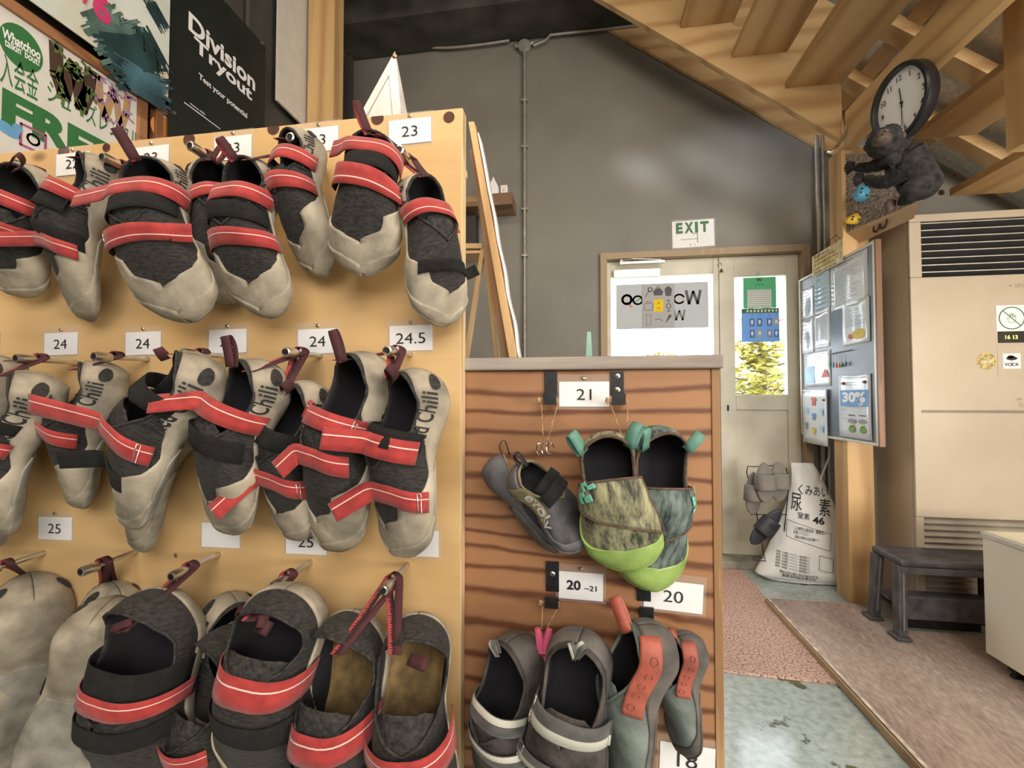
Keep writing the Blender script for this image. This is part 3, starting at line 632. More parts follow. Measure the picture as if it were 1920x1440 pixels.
# ---------------------------------------------------------------- low cabinet with the small shoes
CY=.83
M_FIR=wood('fir_ply',(.335,.16,.072),(.13,.045,.018),0,1.0,.55,ring=2.0,dist=6.0,contrast=(.28,1.0),coat=.1,stretch=.30,fine=55,line=150,sharp=4.5,gain=.85,det=6)
M_FIRE=wood('fir_edge',(.27,.14,.06),(.47,.29,.14),2,1,.6,ring=14,knots=False)
M_TOP=wood('worn_counter',(.21,.17,.14),(.36,.31,.27),0,1,.5,ring=9,knots=False,dist=1.2)
M_BLK=plain('black_iron',(.018,.018,.02),.45,.3,var=.3,scale=60)
a=at(700,760,Y=CY); b=at(1350,760,Y=CY); tz=at(1100,694,Y=CY).z; tz2=at(1100,668,Y=CY-.012).z
t=thing('cabinet','waist-high cabinet with knotty reddish plywood face beside the shoe rack','cabinet',base=((a.x+b.x)/2,CY,0))
mb=MB(); mb.box((a.x,CY,.0),(b.x-.014,CY+.018,tz)); part('front_panel',mb,M_FIR,t,bevel=.001)
mb=MB(); mb.box((b.x-.014,CY-.002,0),(b.x,CY+.48,tz)); part('side_panel',mb,M_FIRE,t,bevel=.001,label='paler edge of the side panel')
mb=MB(); mb.box((a.x,CY+.02,0),(a.x+.018,CY+.48,tz)); part('side_panel',mb,M_FIRE,t)
mb=MB(); mb.box((a.x,CY-.012,tz+.0005),(b.x+.004,CY+.50,tz2)); part('top',mb,M_TOP,t,bevel=.003,label='greyish worn counter top')
CTOP=tz2
# iron hooks
def hook(px,y0,y1,label,lip=True,screws=()):
    p=at(px,y0,Y=CY); q=at(px,y1,Y=CY); w=.0235
    t=thing('iron_hook',label,'hook',base=(p.x,CY,q.z),group='flat iron hooks on the cabinet')
    mb=MB(); mb.box((p.x-w/2,CY-.0035,q.z),(p.x+w/2,CY-.0003,p.z)); part('plate',mb,M_BLK,t,bevel=.0006)
    if lip:
        mb=MB(); mb.box((p.x-w/2,CY-.032,q.z-.016),(p.x+w/2,CY-.0036,q.z-.012)); mb.box((p.x-w/2,CY-.035,q.z-.016),(p.x+w/2,CY-.032,q.z+.004)); part('lip',mb,M_BLK,t,bevel=.0006)
    for sy in screws:
        s_=at(px,sy,Y=CY); mb=MB(); mb.lathe((p.x,CY-.0036,s_.z),(0,-1,0),[(.0046,0),(.005,.001),(.003,.0022)],16); o=part('screw',mb,M_SCREW,t,smooth=True)
        mb=MB(); mb.box((p.x-.003,CY-.0061,s_.z-.0005),(p.x+.003,CY-.0058,s_.z+.0005)); mb.box((p.x-.0005,CY-.0061,s_.z-.003),(p.x+.0005,CY-.0058,s_.z+.003)); part('cross_slot',mb,M_INK,o)
    return V((p.x,CY-.02,q.z-.012))
H1=hook(1033,697,742,'black iron hook left of the 21 card',screws=())
H2=hook(1157,697,742,'black iron hook right of the 21 card with two pale screws',screws=(705,731))
H3=hook(1036,1052,1108,'black iron hook left of the 20-21 card',screws=(1075,))
H4=hook(1207,1100,1126,'iron hook below the toe of the green shoes')
C2='laminated size cards on the cabinet'
card(1095,739,'21','white size card reading 21 between two iron hooks',Y=CY,w=.089,h=.045,grp=C2)
q=at(1095,712,Y=CY)
card(1089,1098,'20','white size card reading 20 to 21 in small print',Y=CY,w=.078,h=.048,grp=C2,bold=.02,small='~21',hh=.018,rot=R(-1))
card(1262,1117,'20','white size card reading 20 partly covered by a lime green toe',Y=CY,w=.098,h=.05,grp=C2,rot=R(-3),screw=False)
card(1288,1423,'18','white size card reading 18 at the bottom edge of the cabinet',Y=CY,w=.09,h=.05,grp=C2,rot=R(-2.5),hh=.026)
card(1100,1402,'13','pale size card with a visible 3 behind the strapped shoes',Y=CY,w=.06,h=.05,grp=C2)
# string ties
M_STR=plain('jute_string',(.42,.27,.14),.9,var=.4,scale=80)
def string(h,tgt,label):
    mb=MB()
    for sx in (-1,1):
        P=[]
        for k in range(15):
            g=k/14; top=h+V((sx*.0155,-.006,.004)); P.append(top.lerp(tgt+V((sx*.004,0,0)),g)+V((.0012*math.sin(g*40+sx),0,0)))
        mb.tube(P,.0010,6)
    mb.tube([h+V((-.0155,-.006,.004)),h+V((-.008,-.012,.006)),h+V((.008,-.012,.006)),h+V((.0155,-.006,.004))],.0010,6)
    mb.ball(h+V((-.019,-.012,.004)),(.004,.003,.005),n=8,m=6,nz=.4)
    return single('string_tie',mb,M_STR,label,'string',smooth=True)
def carabiner(c,label,n=3):
    mb=MB()
    for j in range(n):
        o=c+V((.009*(j-1),-.003*j,.001*j)); mb.tube([o+V((.0065*math.cos(2*PI*k/14),.002*math.sin(j+k),.010*math.sin(2*PI*k/14))) for k in range(12)],.0011,6)
    return single('wire_clips',mb,M_CHROME,label,'clip',smooth=True)
c=at(1022,842,Y=CY-.045); string(H1,c+V((0,.01,.015)),'thin jute string hanging the grey pair from its hook'); carabiner(c,'bent wire clips tying the grey pair together')
c=at(1172,832,Y=CY-.05); string(H2,c+V((0,.005,.01)),'thin jute string hanging the green pair from its hook'); carabiner(c,'small wire clips between the two green shoes',2)
c=at(1020,1180,Y=CY-.05); string(H3,c,'thin jute string holding the pink clip')
# pink clip
M_PINK=plain('pink_plastic',(.72,.13,.26),.4,var=.1)
t=thing('clothes_peg','bright pink plastic clothes peg clamping the strapped pair','peg',base=tuple(c+V((0,0,-.03))))
for sx in (-1,1):
    mb=MB(); o=c+V((0,-.012,-.028)); P=[]
    for k in range(9):
        g=k/8; P.append(o+V((sx*(.010-.017*g+.012*g*g)*(1 if g<.6 else 1),-.004*g,.035-.075*g)))
    mb.tube(P,[.0035+.0035*math.sin(PI*min(1,k/8+.15)) for k in range(9)],8); part('arm',mb,M_PINK,t,smooth=True)
mb=MB(); mb.tube([c+V((-.008,-.018,-.030)),c+V((.008,-.018,-.030))],.004,10); part('spring',mb,plain('pink_dark',(.45,.05,.12),.4),t,smooth=True)
# --- shoe styles
M_GRUB=plain('rubber_slate',(.105,.10,.11),.6,var=.35,scale=16,bump=.3,bscale=70)
M_EV=plain('suede_charcoal',(.075,.072,.078),.85,var=.5,scale=22,bump=.5,bscale=120)
M_OLV=plain('suede_olive',(.20,.165,.09),.85,var=.4,scale=24,bump=.4,bscale=120)
M_TEAL=plain('teal_tape',(.10,.235,.19),.6,var=.15)
M_LIME=plain('rubber_lime',(.27,.40,.10),.45,var=.22,scale=20,bump=.2,bscale=60,coat=.15)
M_KNG=knit_mat('knit_olive_grey',(.03,.032,.022),(.36,.34,.20),46,.5,(1.6,.35,1))
M_KNT=knit_mat('knit_teal_grey',(.012,.022,.024),(.16,.21,.19),46,.5,(1.6,.35,1))
M_BRN=plain('edge_brown',(.12,.075,.05),.9,var=.3,scale=90,bump=.6)
M_LOGO=plain('print_mint',(.16,.50,.38),.5,var=.05)
M_GREYT=plain('print_pale_grey',(.50,.48,.50),.5,var=.05)
M_STG=strap_mat('strap_grey_white',(.075,.073,.07),(.52,.51,.44),((.22,.20),))
M_DK=plain('upper_dusty_dark',(.075,.062,.058),.9,var=.5,scale=20,bump=.6,bscale=110)
M_DKR=plain('rubber_brown_grey',(.12,.105,.098),.75,var=.45,scale=14,bump=.4,bscale=60)
M_TQ=plain('upper_grey_teal',(.13,.155,.14),.85,var=.35,scale=20,bump=.4,bscale=90)
M_CORAL=plain('coral_rubber',(.36,.085,.055),.6,var=.25,scale=24,bump=.3,bscale=60)
base=dict(lin=M_LIN,under=M_VEL,loopin=M_INK,text=None,tmat=M_INK)
full=[(0,44),(.15,60),(.3,86),(.5,108),(.68,96),(.8,70),(.9,34),(.96,0)]
toe=[(0,118),(.45,122),(.58,100),(.66,84),(.74,74),(.79,60),(.82,30),(.835,0)]
STY['evolv']=dict(base,rub=M_GRUB,sole=M_GRUB,up=M_EV,col=M_OLV,strap=M_VEL,loop=M_BLK,rand=full,rand2=full,cap=False)
STY['green']=dict(base,rub=M_LIME,sole=M_LIME,up=M_KNG,col=M_BRN,strap=M_KNG,loop=M_TEAL,loopin=M_TEAL,rand=toe,rand2=toe,cap=False)
STY['greenb']=dict(STY['green'],up=M_KNT,strap=M_KNT)
STY['dark']=dict(base,rub=M_DKR,sole=M_DKR,up=M_DK,col=M_DK,strap=M_STG,loop=M_STG,loopin=M_STG,rand=full,rand2=full,cap=False)
STY['coral']=dict(base,rub=M_DKR,sole=M_DKR,up=M_TQ,col=M_TQ,strap=M_CORAL,loop=M_CORAL,loopin=M_CORAL,rand=full,rand2=full,cap=False)
def ev_extra(s,r,st,M):
    rd=[c for c in r.children if c.name.startswith('upper')][0]
    surf_text(s,rd,'evolv',.42,R(72),.40*s.L,.024,M_GREYT,1,rot=-.12,off=.0035,rev=False)
    surf_poly(s,rd,'side_panel',[(-.03,-.02),(.05,-.014),(.035,.012),(-.02,.02)],.26,R(80),M_OLV,off=.0028)
G='evolv'
G1='charcoal climbing shoes tied up under the 21 card'
shoe('climbing_shoe','grey climbing shoe behind its lettered twin, rubber heel up left',G1,(925,872),(1045,1025),CY-.035,CY-.028,tw=-105,style='evolv',foot=1,w=1.0,bend=.0,straps=[],loops=[out(.0,-1,.2,.028,w=.008)])
shoe('climbing_shoe','charcoal and olive climbing shoe lettered evolv with open black strap',G1,(972,882),(1096,1012),CY-.092,CY-.082,tw=-60,style='evolv',foot=1,w=1.5,bend=.02,op=.9,straps=[dict(u=.40,a0=50,a1=-95,flap=.015,w=.022,lift=.007),dict(u=.30,a0=40,a1=-30,flap=0,w=.018)],loops=[out(.1,-1,.2,.028,w=.008)],extra=ev_extra)
def gr_extra(s,r,st,M,f=1):
    ov=[c for c in r.children if c.name.startswith('instep_wrap')][0]
    sg=1 if f>0 else -1
    sc_=lambda P:[(x*1.55,y*1.55) for x,y in P]
    for k in (0,1):
        o=.011*k
        surf_poly(s,ov,'emblem',sc_([(-.010+o,-.002),(-.004+o,-.008),(.002+o,-.002),(-.001+o,.001),(-.004+o,-.003),(-.0075+o,.001)]),.37,sg*R(42),M_LOGO,off=.0098,rot=.5*(-sg),rad=.045)
        surf_poly(s,ov,'emblem',sc_([(-.012+o,.006),(-.006+o,.000),(-.003+o,.003),(-.009+o,.009)]),.37,sg*R(42),M_LOGO,off=.0098,rot=.5*(-sg),rad=.045)
G2='lime-toed knit climbing shoes hanging by teal loops'
def wrap(s,r,st,sg):
    G=[]
    for j in range(15):
        g=j/14; row=[]
        for k in range(15):
            h=k/14; ph=R(sg*(76-150*h)); u0=.32-.015*math.sin(PI*h); u1=.50+.24*h; row.append(s.S(u0+(u1-u0)*g,ph,.0062+.002*math.sin(PI*g)))
        G.append(row)
    mb=MB(); mb.grid(G,flip=sg<0); o=part('instep_wrap',mb,[st['up'],M_BRN],r,local=True,smooth='all',solid=.0026,soff=-1,matoff=1)
    edge=[p for p in G[0]]+[g_[-1] for g_ in G[1:]]+G[-1][::-1][1:]+[g_[0] for g_ in G[::-1][1:-1]]
    mb=MB(); mb.tube(edge,.0019,6,closed=True); part('wrap_binding',mb,M_BRN,o,local=True,smooth='all')
shoe('climbing_shoe','dark teal knit climbing shoe with lime sole, behind its olive twin',G2,(1228,812),(1224,1098),CY-.04,CY-.03,tw=-20,style='greenb',foot=-1,w=1.3,bend=.02,op=1.05,loops=[out(-.6,-.9,.3,.036,w=.018,u=.1,ph=-50,flat=True),out(.3,-.9,.3,.036,w=.018,u=.1,ph=50,flat=True)],extra=lambda s,r,st,M:(wrap(s,r,st,-1),gr_extra(s,r,st,M,-1)))
shoe('climbing_shoe','olive knit climbing shoe with lime toe, front one of the pair',G2,(1133,822),(1182,1062),CY-.10,CY-.095,tw=0,style='green',foot=-1,w=1.55,bend=.1,op=.95,loops=[out(.5,-.9,.3,.038,w=.018,u=.1,ph=50,flat=True),out(-.4,-.9,.3,.038,w=.018,u=.1,ph=-50,flat=True)],extra=lambda s,r,st,M:(wrap(s,r,st,1),gr_extra(s,r,st,M,1)))
G3='dusty strapped climbing shoes under the pink peg'
DS=dict(w=.034,loopbuckle=True)
shoe('climbing_shoe','dusty dark strapped shoe behind, light straps folded at its left',G3,(985,1205),(930,1500),CY-.045,CY-.04,tw=38,style='dark',foot=1,w=1.25,bend=.1,straps=[dict(u=.34,a0=-80,a1=98,flap=.0,w=.026),dict(u=.52,a0=-80,a1=98,flap=.0,w=.026)],loops=[out(.3,-.9,.5,.028,w=.009)])
shoe('climbing_shoe','dusty dark shoe with two wide grey and white buckled straps',G3,(1092,1195),(1035,1490),CY-.10,CY-.095,tw=12,style='dark',foot=1,w=1.38,bend=.1,op=.9,straps=[dict(u=.40,a0=85,a1=-84,flap=.004,slant=.04,**DS),dict(u=.72,a0=85,a1=-86,flap=.0,slant=.1,**DS)],loops=[out(-.5,-.9,.3,.03,w=.012),out(.3,-.9,.5,.028,w=.010)])
G4='grey climbing shoes with coral heel stripe'
def co_extra(s,r,st,M):
    G=[]
    for j in range(19):
        g=j/18; G.append([s.S(.02+.40*g,-R((58+14*g)+(k/8-.5)*(40-6*g)),.0052) for k in range(9)])
    mb=MB(); mb.grid(G); o=part('heel_stripe',mb,M_CORAL,r,local=True,smooth='all',solid=.0015,soff=0,label='coral red heel stripe')
    for k in range(5):
        u=.09+.07*k; mb=MB(); mb.tube([s.S(u+.016*math.cos(a*PI/6),-R(66)+R(6)*math.sin(a*PI/6),.0066) for a in range(12)],.0006,5,closed=True); part('embossed_ring',mb,M_CORAL,o,local=True,smooth='all')
shoe('climbing_shoe','grey shoe with faded coral stripe, behind at the right cabinet edge',G4,(1290,1200),(1275,1400),CY-.038,CY-.035,tw=70,style='coral',foot=-1,w=1.25,bend=.05,loops=[out(-.4,-.9,.3,.025,w=.013)],extra=co_extra)
shoe('climbing_shoe','grey-green shoe with bright coral heel stripe at lower right of cabinet',G4,(1235,1190),(1160,1470),CY-.10,CY-.095,tw=72,style='coral',foot=-1,w=1.3,bend=.05,op=.8,loops=[out(.9,-.7,.3,.05,w=.018)],extra=co_extra)
# ---------------------------------------------------------------- the room
WY=3.15; LX=-1.72; RX=3.6; CZ=3.95
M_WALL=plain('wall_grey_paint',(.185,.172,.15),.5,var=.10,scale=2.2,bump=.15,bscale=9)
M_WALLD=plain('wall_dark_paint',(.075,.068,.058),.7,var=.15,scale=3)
M_CEIL=plain('ceiling_dark',(.05,.045,.038),.8,var=.4,scale=5,bump=.3)
M_PINE=wood('pine',(.64,.43,.21),(.43,.25,.105),1,1.1,.5,ring=2.4,dist=3.6,contrast=(.15,1.15),stretch=.13,line=45,sharp=2.0,gain=.7)
M_PINEX=wood('pine_x',(.64,.43,.21),(.43,.25,.105),0,1.1,.5,ring=2.4,dist=3.6,contrast=(.15,1.15),stretch=.13,line=45,sharp=2.0,gain=.7)
M_PINEZ=wood('pine_z',(.63,.41,.19),(.43,.25,.105),2,1.1,.5,ring=2.4,dist=3.6,contrast=(.15,1.15),stretch=.13,line=45,sharp=2.0,gain=.7)
M_CREAM=plain('door_cream_paint',(.56,.53,.43),.45,var=.10,scale=5)
M_CASE=wood('door_casing',(.34,.25,.16),(.50,.40,.28),2,1,.6,ring=8,knots=False,dist=1.5)
# floor: painted concrete, worn and wet
m,nt,b=newmat('floor_painted_wet'); L=nt.links
tc=N(nt,'ShaderNodeTexCoord'); n1=N(nt,'ShaderNodeTexNoise'); n1.inputs['Scale'].default_value=3.3; n1.inputs['Detail'].default_value=7; n1.inputs['Roughness'].default_value=.62; L.new(tc.outputs['Object'],n1.inputs['Vector'])
n2=N(nt,'ShaderNodeTexNoise'); n2.inputs['Scale'].default_value=38; n2.inputs['Detail'].default_value=4; L.new(tc.outputs['Object'],n2.inputs['Vector'])
r1=ramp(nt,[(.585,(0,0,0)),(.60,(1,1,1))]); L.new(n1.outputs['Fac'],r1.inputs[0])
r2=ramp(nt,[(.3,(.27,.33,.31)),(.55,(.43,.50,.48)),(.75,(.52,.58,.56))]); L.new(n2.outputs['Fac'],r2.inputs[0])
mx=N(nt,'ShaderNodeMix',data_type='RGBA'); L.new(r1.outputs[0],mx.inputs['Factor']); L.new(r2.outputs[0],mx.inputs[6]); mx.inputs[7].default_value=(.085,.105,.045,1)
L.new(mx.outputs[2],b.inputs['Base Color'])
mr=N(nt,'ShaderNodeMapRange'); L.new(r1.outputs[0],mr.inputs[0]); mr.inputs[3].default_value=.30; mr.inputs[4].default_value=.08; L.new(mr.outputs[0],b.inputs['Roughness'])
bp=N(nt,'ShaderNodeBump'); bp.inputs['Strength'].default_value=.35; bp.inputs['Distance'].default_value=.004; L.new(n2.outputs['Fac'],bp.inputs['Height']); L.new(bp.outputs[0],b.inputs['Normal'])
b.inputs['Coat Weight'].default_value=.8; b.inputs['Coat Roughness'].default_value=.12; M_FLOOR=m
mb=MB(); mb.add([(LX-.1,-2.6,0),(RX,-2.6,0),(RX,WY+.2,0),(LX-.1,WY+.2,0)],[(0,1,2,3)]); struct('floor',mb,M_FLOOR)
# door opening measures
d0=at(1125,475,Y=WY); d1=at(1515,462,Y=WY); DX0=d0.x; DX1=d1.x; DZ=at(1320,468,Y=WY).z
mb=MB()
mb.box((LX,WY,0),(DX0,WY+.12,CZ)); mb.box((DX1,WY,0),(RX,WY+.12,CZ)); mb.box((DX0,WY,DZ),(DX1,WY+.12,CZ))
struct('wall_back',mb,M_WALL)
mb=MB(); mb.box((LX-.1,-2.6,0),(LX,WY+.12,CZ)); struct('wall_left',mb,M_WALLD)
mb=MB(); mb.box((RX,-2.6,0),(RX+.1,WY+.12,CZ)); struct('wall_right',mb,plain('wall_right_board',(.50,.42,.30),.7))
mb=MB(); mb.box((LX,-2.7,0),(RX,-2.6,CZ)); struct('wall_front',mb,plain('wall_front_board',(.5,.42,.30),.7))
mb=MB(); mb.box((LX,-2.6,CZ),(RX,WY,CZ+.1)); struct('ceiling',mb,M_CEIL)
# sill
mb=MB(); mb.box((DX0-.02,WY-.10,.0),(DX1+.25,WY+.14,.045)); struct('trim_1',mb,plain('concrete_sill',(.36,.34,.28),.8,var=.3,scale=9,bump=.3),bevel=.004)
# casing
mb=MB(); w=.045
mb.box((DX0-.0,WY-.03,.046),(DX0+w,WY+.12,DZ)); mb.box((DX1-w,WY-.03,.046),(DX1,WY+.12,DZ)); mb.box((DX0+w,WY-.03,DZ-w),(DX1-w,WY+.12,DZ-.0))
struct('trim_2',mb,M_CASE,bevel=.002)
# beams under the ceiling by the back wall
for k,(y0,y1,z0,z1) in enumerate(((WY-.34,WY-.02,3.62,3.93),(2.2,2.32,3.60,3.93))):
    mb=MB(); mb.box((LX,y0,z0),(1.0 if k else .55,y1,z1)); struct('trim_%d'%(3+k),mb,M_CEIL,bevel=.004)
# ---- door: left leaf glass, right leaf glass over panel
M_GL=glassmat('door_glass')
def bx(px0,py0,px1,py1,Y,th):
    a=at(px0,py0,Y=Y); b=at(px1,py1,Y=Y); zc=(a.z+b.z)/2; return (a.x,Y,min(a.z,b.z)),(b.x,Y+th,max(a.z,b.z))
xm=at(1350,700,Y=WY+.03).x; yd=WY+.03
def leaf(name,x0,x1,z0,z1,gx0,gx1,gz0,gz1,label):
    mb=MB(); mb.box((x0,yd,z0),(gx0,yd+.045,z1)); mb.box((gx1,yd,z0),(x1,yd+.045,z1)); mb.box((gx0,yd,gz1),(gx1,yd+.045,z1)); mb.box((gx0,yd+.012,z0),(gx1,yd+.033,gz0))
    mb.box((gx0,yd,gz0-.10),(gx1,yd+.045,gz0)); mb.box((gx0,yd,z0),(gx1,yd+.045,z0+.09))
    o=struct(name,mb,M_CREAM,bevel=.0025)
    mb=MB(); mb.box((gx0,yd+.02,gz0),(gx1,yd+.024,gz1)); part('glass_pane',mb,M_GL,o); return o
zb=.05; zt=DZ-w-.003
GZ0=at(1420,740,Y=yd).z; GZ1=at(1420,517,Y=yd).z
gxa=at(1378,600,Y=yd).x; gxb=at(1475,600,Y=yd).x
D2=leaf('door_2',xm+.002,DX1-w-.002,zb,zt,gxa,gxb,GZ0,GZ1,'')
lxa=at(1146,600,Y=yd).x; lxb=at(1338,600,Y=yd).x; LZ1=at(1240,516,Y=yd).z
D1=leaf('door_1',DX0+w+.002,xm-.002,zb,zt,lxa,lxb,.95,LZ1,'')
# flush bolt, closer, shade boxes
q=at(1365,765,Y=yd); mb=MB(); mb.box((q.x-.006,yd-.002,q.z-.02),(q.x+.006,yd,q.z+.02)); part('keyhole_plate',mb,M_INK,D2)
q=at(1162,494,Y=yd-.05); q2=at(1245,490,Y=yd-.05)
M_ALU=plain('closer_aluminium',(.62,.6,.55),.35,.6)
mb=MB(); mb.box((q.x,yd-.075,q.z-.012),(q2.x,yd-.05,q.z+.004)); mb.tube([(q.x+.005,yd-.06,q.z+.012),(q.x+.08,yd-.1,q.z+.014),(q2.x-.02,yd-.05,q.z+.016)],.004,8); mb.lathe((q.x+.01,yd-.06,q.z-.015),(0,0,1),[(.012,0),(.012,.035)],14)
part('door_closer',mb,M_ALU,D1,label='silver door closer arm')
q=at(1150,512,Y=yd-.02); q2=at(1238,519,Y=yd-.02)
mb=MB(); mb.box((q.x,yd-.03,q2.z),(q2.x,yd-.001,q.z+.02)); part('latch_case',mb,M_ALU,D1,bevel=.003)
# door bell
q=at(1352,500,Y=WY-.06); t=thing('door_bell','small brass bell on a curled strap at the top of the door','bell',base=(q.x,WY-.04,q.z-.03))
M_BRASS=plain('brass',(.45,.34,.16),.35,1)
mb=MB(); mb.lathe((q.x+.004,WY-.05,q.z-.035),(0,0,1),[(.014,0),(.011,.006),(.008,.016),(.003,.024)],18); part('bell',mb,M_BRASS,t,smooth=True)
mb=MB(); P=[(q.x-.006+.012*math.cos(a),WY-.05,q.z+.012+.016*math.sin(a)) for a in [R(200-k*22) for k in range(11)]]; mb.ribbon([V(p) for p in P],V((0,1,0)),.01); part('strap',mb,M_STEELD,t,solid=.0012,soff=0)
# ---- exit sign
a_=at(1261,416,Y=WY-.004); b_=at(1340,462,Y=WY-.004); sw=b_.x-a_.x; sh_=a_.z-b_.z
t=thing('exit_sign','laminated white sign with green EXIT letters above the door','sign',base=((a_.x+b_.x)/2,WY-.002,b_.z))
s=Sheet((a_.x,WY-.005,b_.z),(1,0,.02),(-.02,0,1),(0,-1,0))
mb=MB(); mb.prism([s.p(0,0,0),s.p(sw,0,0),s.p(sw,sh_,0),s.p(0,sh_,0)],(0,.0012,0)); part('sheet',mb,M_PAPER,t)
[s.text('lettering',ch,sw*cx,sh_*.74,sh_*.38,w=sw*cw,bold=.05,d=.0028) for ch,cx,cw in (('E',.17,.16),('X',.40,.21),('I',.58,.07),('T',.77,.2))]
s.line('arrow_print',[(sw*.2,sh_*.3),(sw*.6,sh_*.3)],.004); s.line('arrow_print',[(sw*.48,sh_*.5),(sw*.6,sh_*.5),(sw*.6,sh_*.16)],.005); s.line('arrow_print',[(sw*.42,sh_*.12),(sw*.44,sh_*.06)],.004); s.line('arrow_print',[(sw*.52,sh_*.12),(sw*.54,sh_*.06)],.004)
M_GRN=plain('print_green',(.035,.16,.05),.5,var=.05)
s.flush(t,{'lettering':M_GRN,'arrow_print':M_GRN})
mb=MB(); mb.box((a_.x-.008,WY-.0068,b_.z-.008),(b_.x+.008,WY-.0064,a_.z+.012)); part('laminate',mb,M_SLEEVE,t)
# ---- conduits
M_COND=plain('conduit_grey',(.30,.285,.25),.35,.25,var=.15,scale=20)
def wp(x,y,d=.025): 
    q=at(x,y,Y=WY-d); return q
mb=MB(); P=[wp(x,y,.04) for x,y in ((610,78),(632,90),(660,98),(700,98),(740,82),(780,84),(830,90),(900,84),(955,76))]
Q=[]
for i in range(len(P)-1):
    for k in range(4):
        g=k/4; a,b,c_,d_=P[max(i-1,0)],P[i],P[i+1],P[min(i+2,len(P)-1)]
        Q.append(.5*((2*b)+(c_-a)*g+(2*a-5*b+4*c_-d_)*g*g+(3*b-a-3*c_+d_)*g**3))
Q.append(P[-1]); mb.tube(Q,.0095,10); single('conduit_pipe',mb,M_COND,'grey wavy conduit along the top of the back wall, left of the junction','pipe',smooth=True)
mb=MB(); mb.tube([wp(1030,66,.04),wp(1120,56,.04),wp(1300,36,.04)],.0095,10); mb.tube([wp(1000,86,.04),wp(1022,76,.04),wp(1036,62,.035)],.008,8); single('conduit_pipe',mb,M_COND,'straight conduit running right from the junction box under the stair','pipe',smooth=True)
q=wp(983,86,.04); t=thing('junction_box','round grey junction box where three conduits meet','junction box',base=(q.x,WY,q.z-.04))
mb=MB(); mb.lathe((q.x,WY-.002,q.z),(0,-1,0),[(.046,0),(.046,.045),(.040,.052),(.001,.052)],24); part('body',mb,M_COND,t,smooth=True)
for x,y in ((-.05,.012),(.05,.02),(0,-.055)):
    mb=MB(); mb.tube([(q.x+x*.7,WY-.03,q.z+y*.7),(q.x+x*1.25,WY-.03,q.z+y*1.25)],.014,12); part('spout',mb,M_COND,t,smooth=True)
mb=MB(); e=at(984,700,Y=WY-.03); mb.tube([(q.x,WY-.03,q.z-.06),(q.x,WY-.03,.9)],.0105,12); single('conduit_pipe',mb,M_COND,'vertical conduit dropping from the junction box down the back wall','pipe',smooth=True)
for k,y in enumerate((189,276,393,480)):
    c_=wp(984,y); mb=MB(); mb.box((q.x-.02,WY-.044,c_.z-.006),(q.x+.02,WY-.001,c_.z+.006)); single('pipe_clamp',mb,M_COND,['uppermost clamp on the vertical conduit','second clamp from top on the vertical conduit','third clamp on the vertical conduit beside the wall shelf','lowest visible clamp on the vertical conduit'][k],'clamp',group='clamps on the vertical conduit',bevel=.002)
for k,(x,r_) in enumerate(((1530,.014),(1541,.010))):
    a=wp(x,240); mb=MB(); mb.tube([(a.x,WY-.03,2.75),(a.x,WY-.03,.05)],r_,10); single('conduit_pipe',mb,M_COND,['thicker vertical pipe right of the door','thinner vertical pipe close to the timber post'][k],'pipe',smooth=True)
# ---- outside: ground, hedge, tree
mb=MB(); mb.box((-14,WY+.14,-.25),(18,30,-.15)); struct('trim_5',mb,plain('outside_gravel',(.55,.52,.46),.9,var=.2,scale=6))
M_LEAF=plain('leaf_yellow_green',(.42,.37,.06),.7,var=.5,scale=6)
M_TRUNK=plain('trunk_bark',(.2,.15,.1),.9)
def tree(px,Y,w,z0,z1,n,label):
    c=at(px,700,Y=Y); t=thing('tree',label,'tree',base=(c.x,Y,-.15)); mb=MB(); mb.tube([(c.x,Y,-.15),(c.x+.05,Y,z0+(z1-z0)*.5),(c.x,Y,z1*.95)],[.09,.06,.02],8)
    for k in range(9):
        a=k*2.4; z=z0+(z1-z0)*k/9; mb.tube([(c.x,Y,z),(c.x+math.cos(a)*w*.4,Y+math.sin(a)*w*.4,z+.2)],[.03,.008],6)
    part('trunk',mb,M_TRUNK,t,smooth=True)
    rr=random.Random(3+px); mb=MB()
    for k in range(n):
        lay=rr.random(); z=z0+(z1-z0)*lay; rad=w*(.5-.38*lay)*(0.75+.25*math.sin(lay*28)); a=rr.uniform(0,2*PI); q=math.sqrt(rr.random())
        p=V((c.x+math.cos(a)*rad*q,Y+math.sin(a)*rad*q,z+rr.gauss(0,.03))); d=V((rr.uniform(-1,1),rr.uniform(-1,1),rr.uniform(-.3,.3))).normalized(); e=d.orthogonal().normalized(); s_=rr.uniform(.04,.09)
        mb.add([p-d*s_,p+e*s_*.45,p+d*s_,p-e*s_*.45],[(0,1,2,3)])
    part('foliage',mb,M_LEAF,t)
tree(1425,8.0,1.9,.3,2.5,2600,'yellow-green conifer outside, seen through the narrow door glass')
tree(1240,10.0,2.4,.3,2.0,1600,'low yellow-green tree outside, seen through the wide door glass')
mb=MB(); mb.box((-6,14,.0),(12,14.1,1.35)); single('garden_wall',mb,plain('outside_wall',(.62,.58,.54),.8),'pale low wall across the yard beyond the door glass','wall')

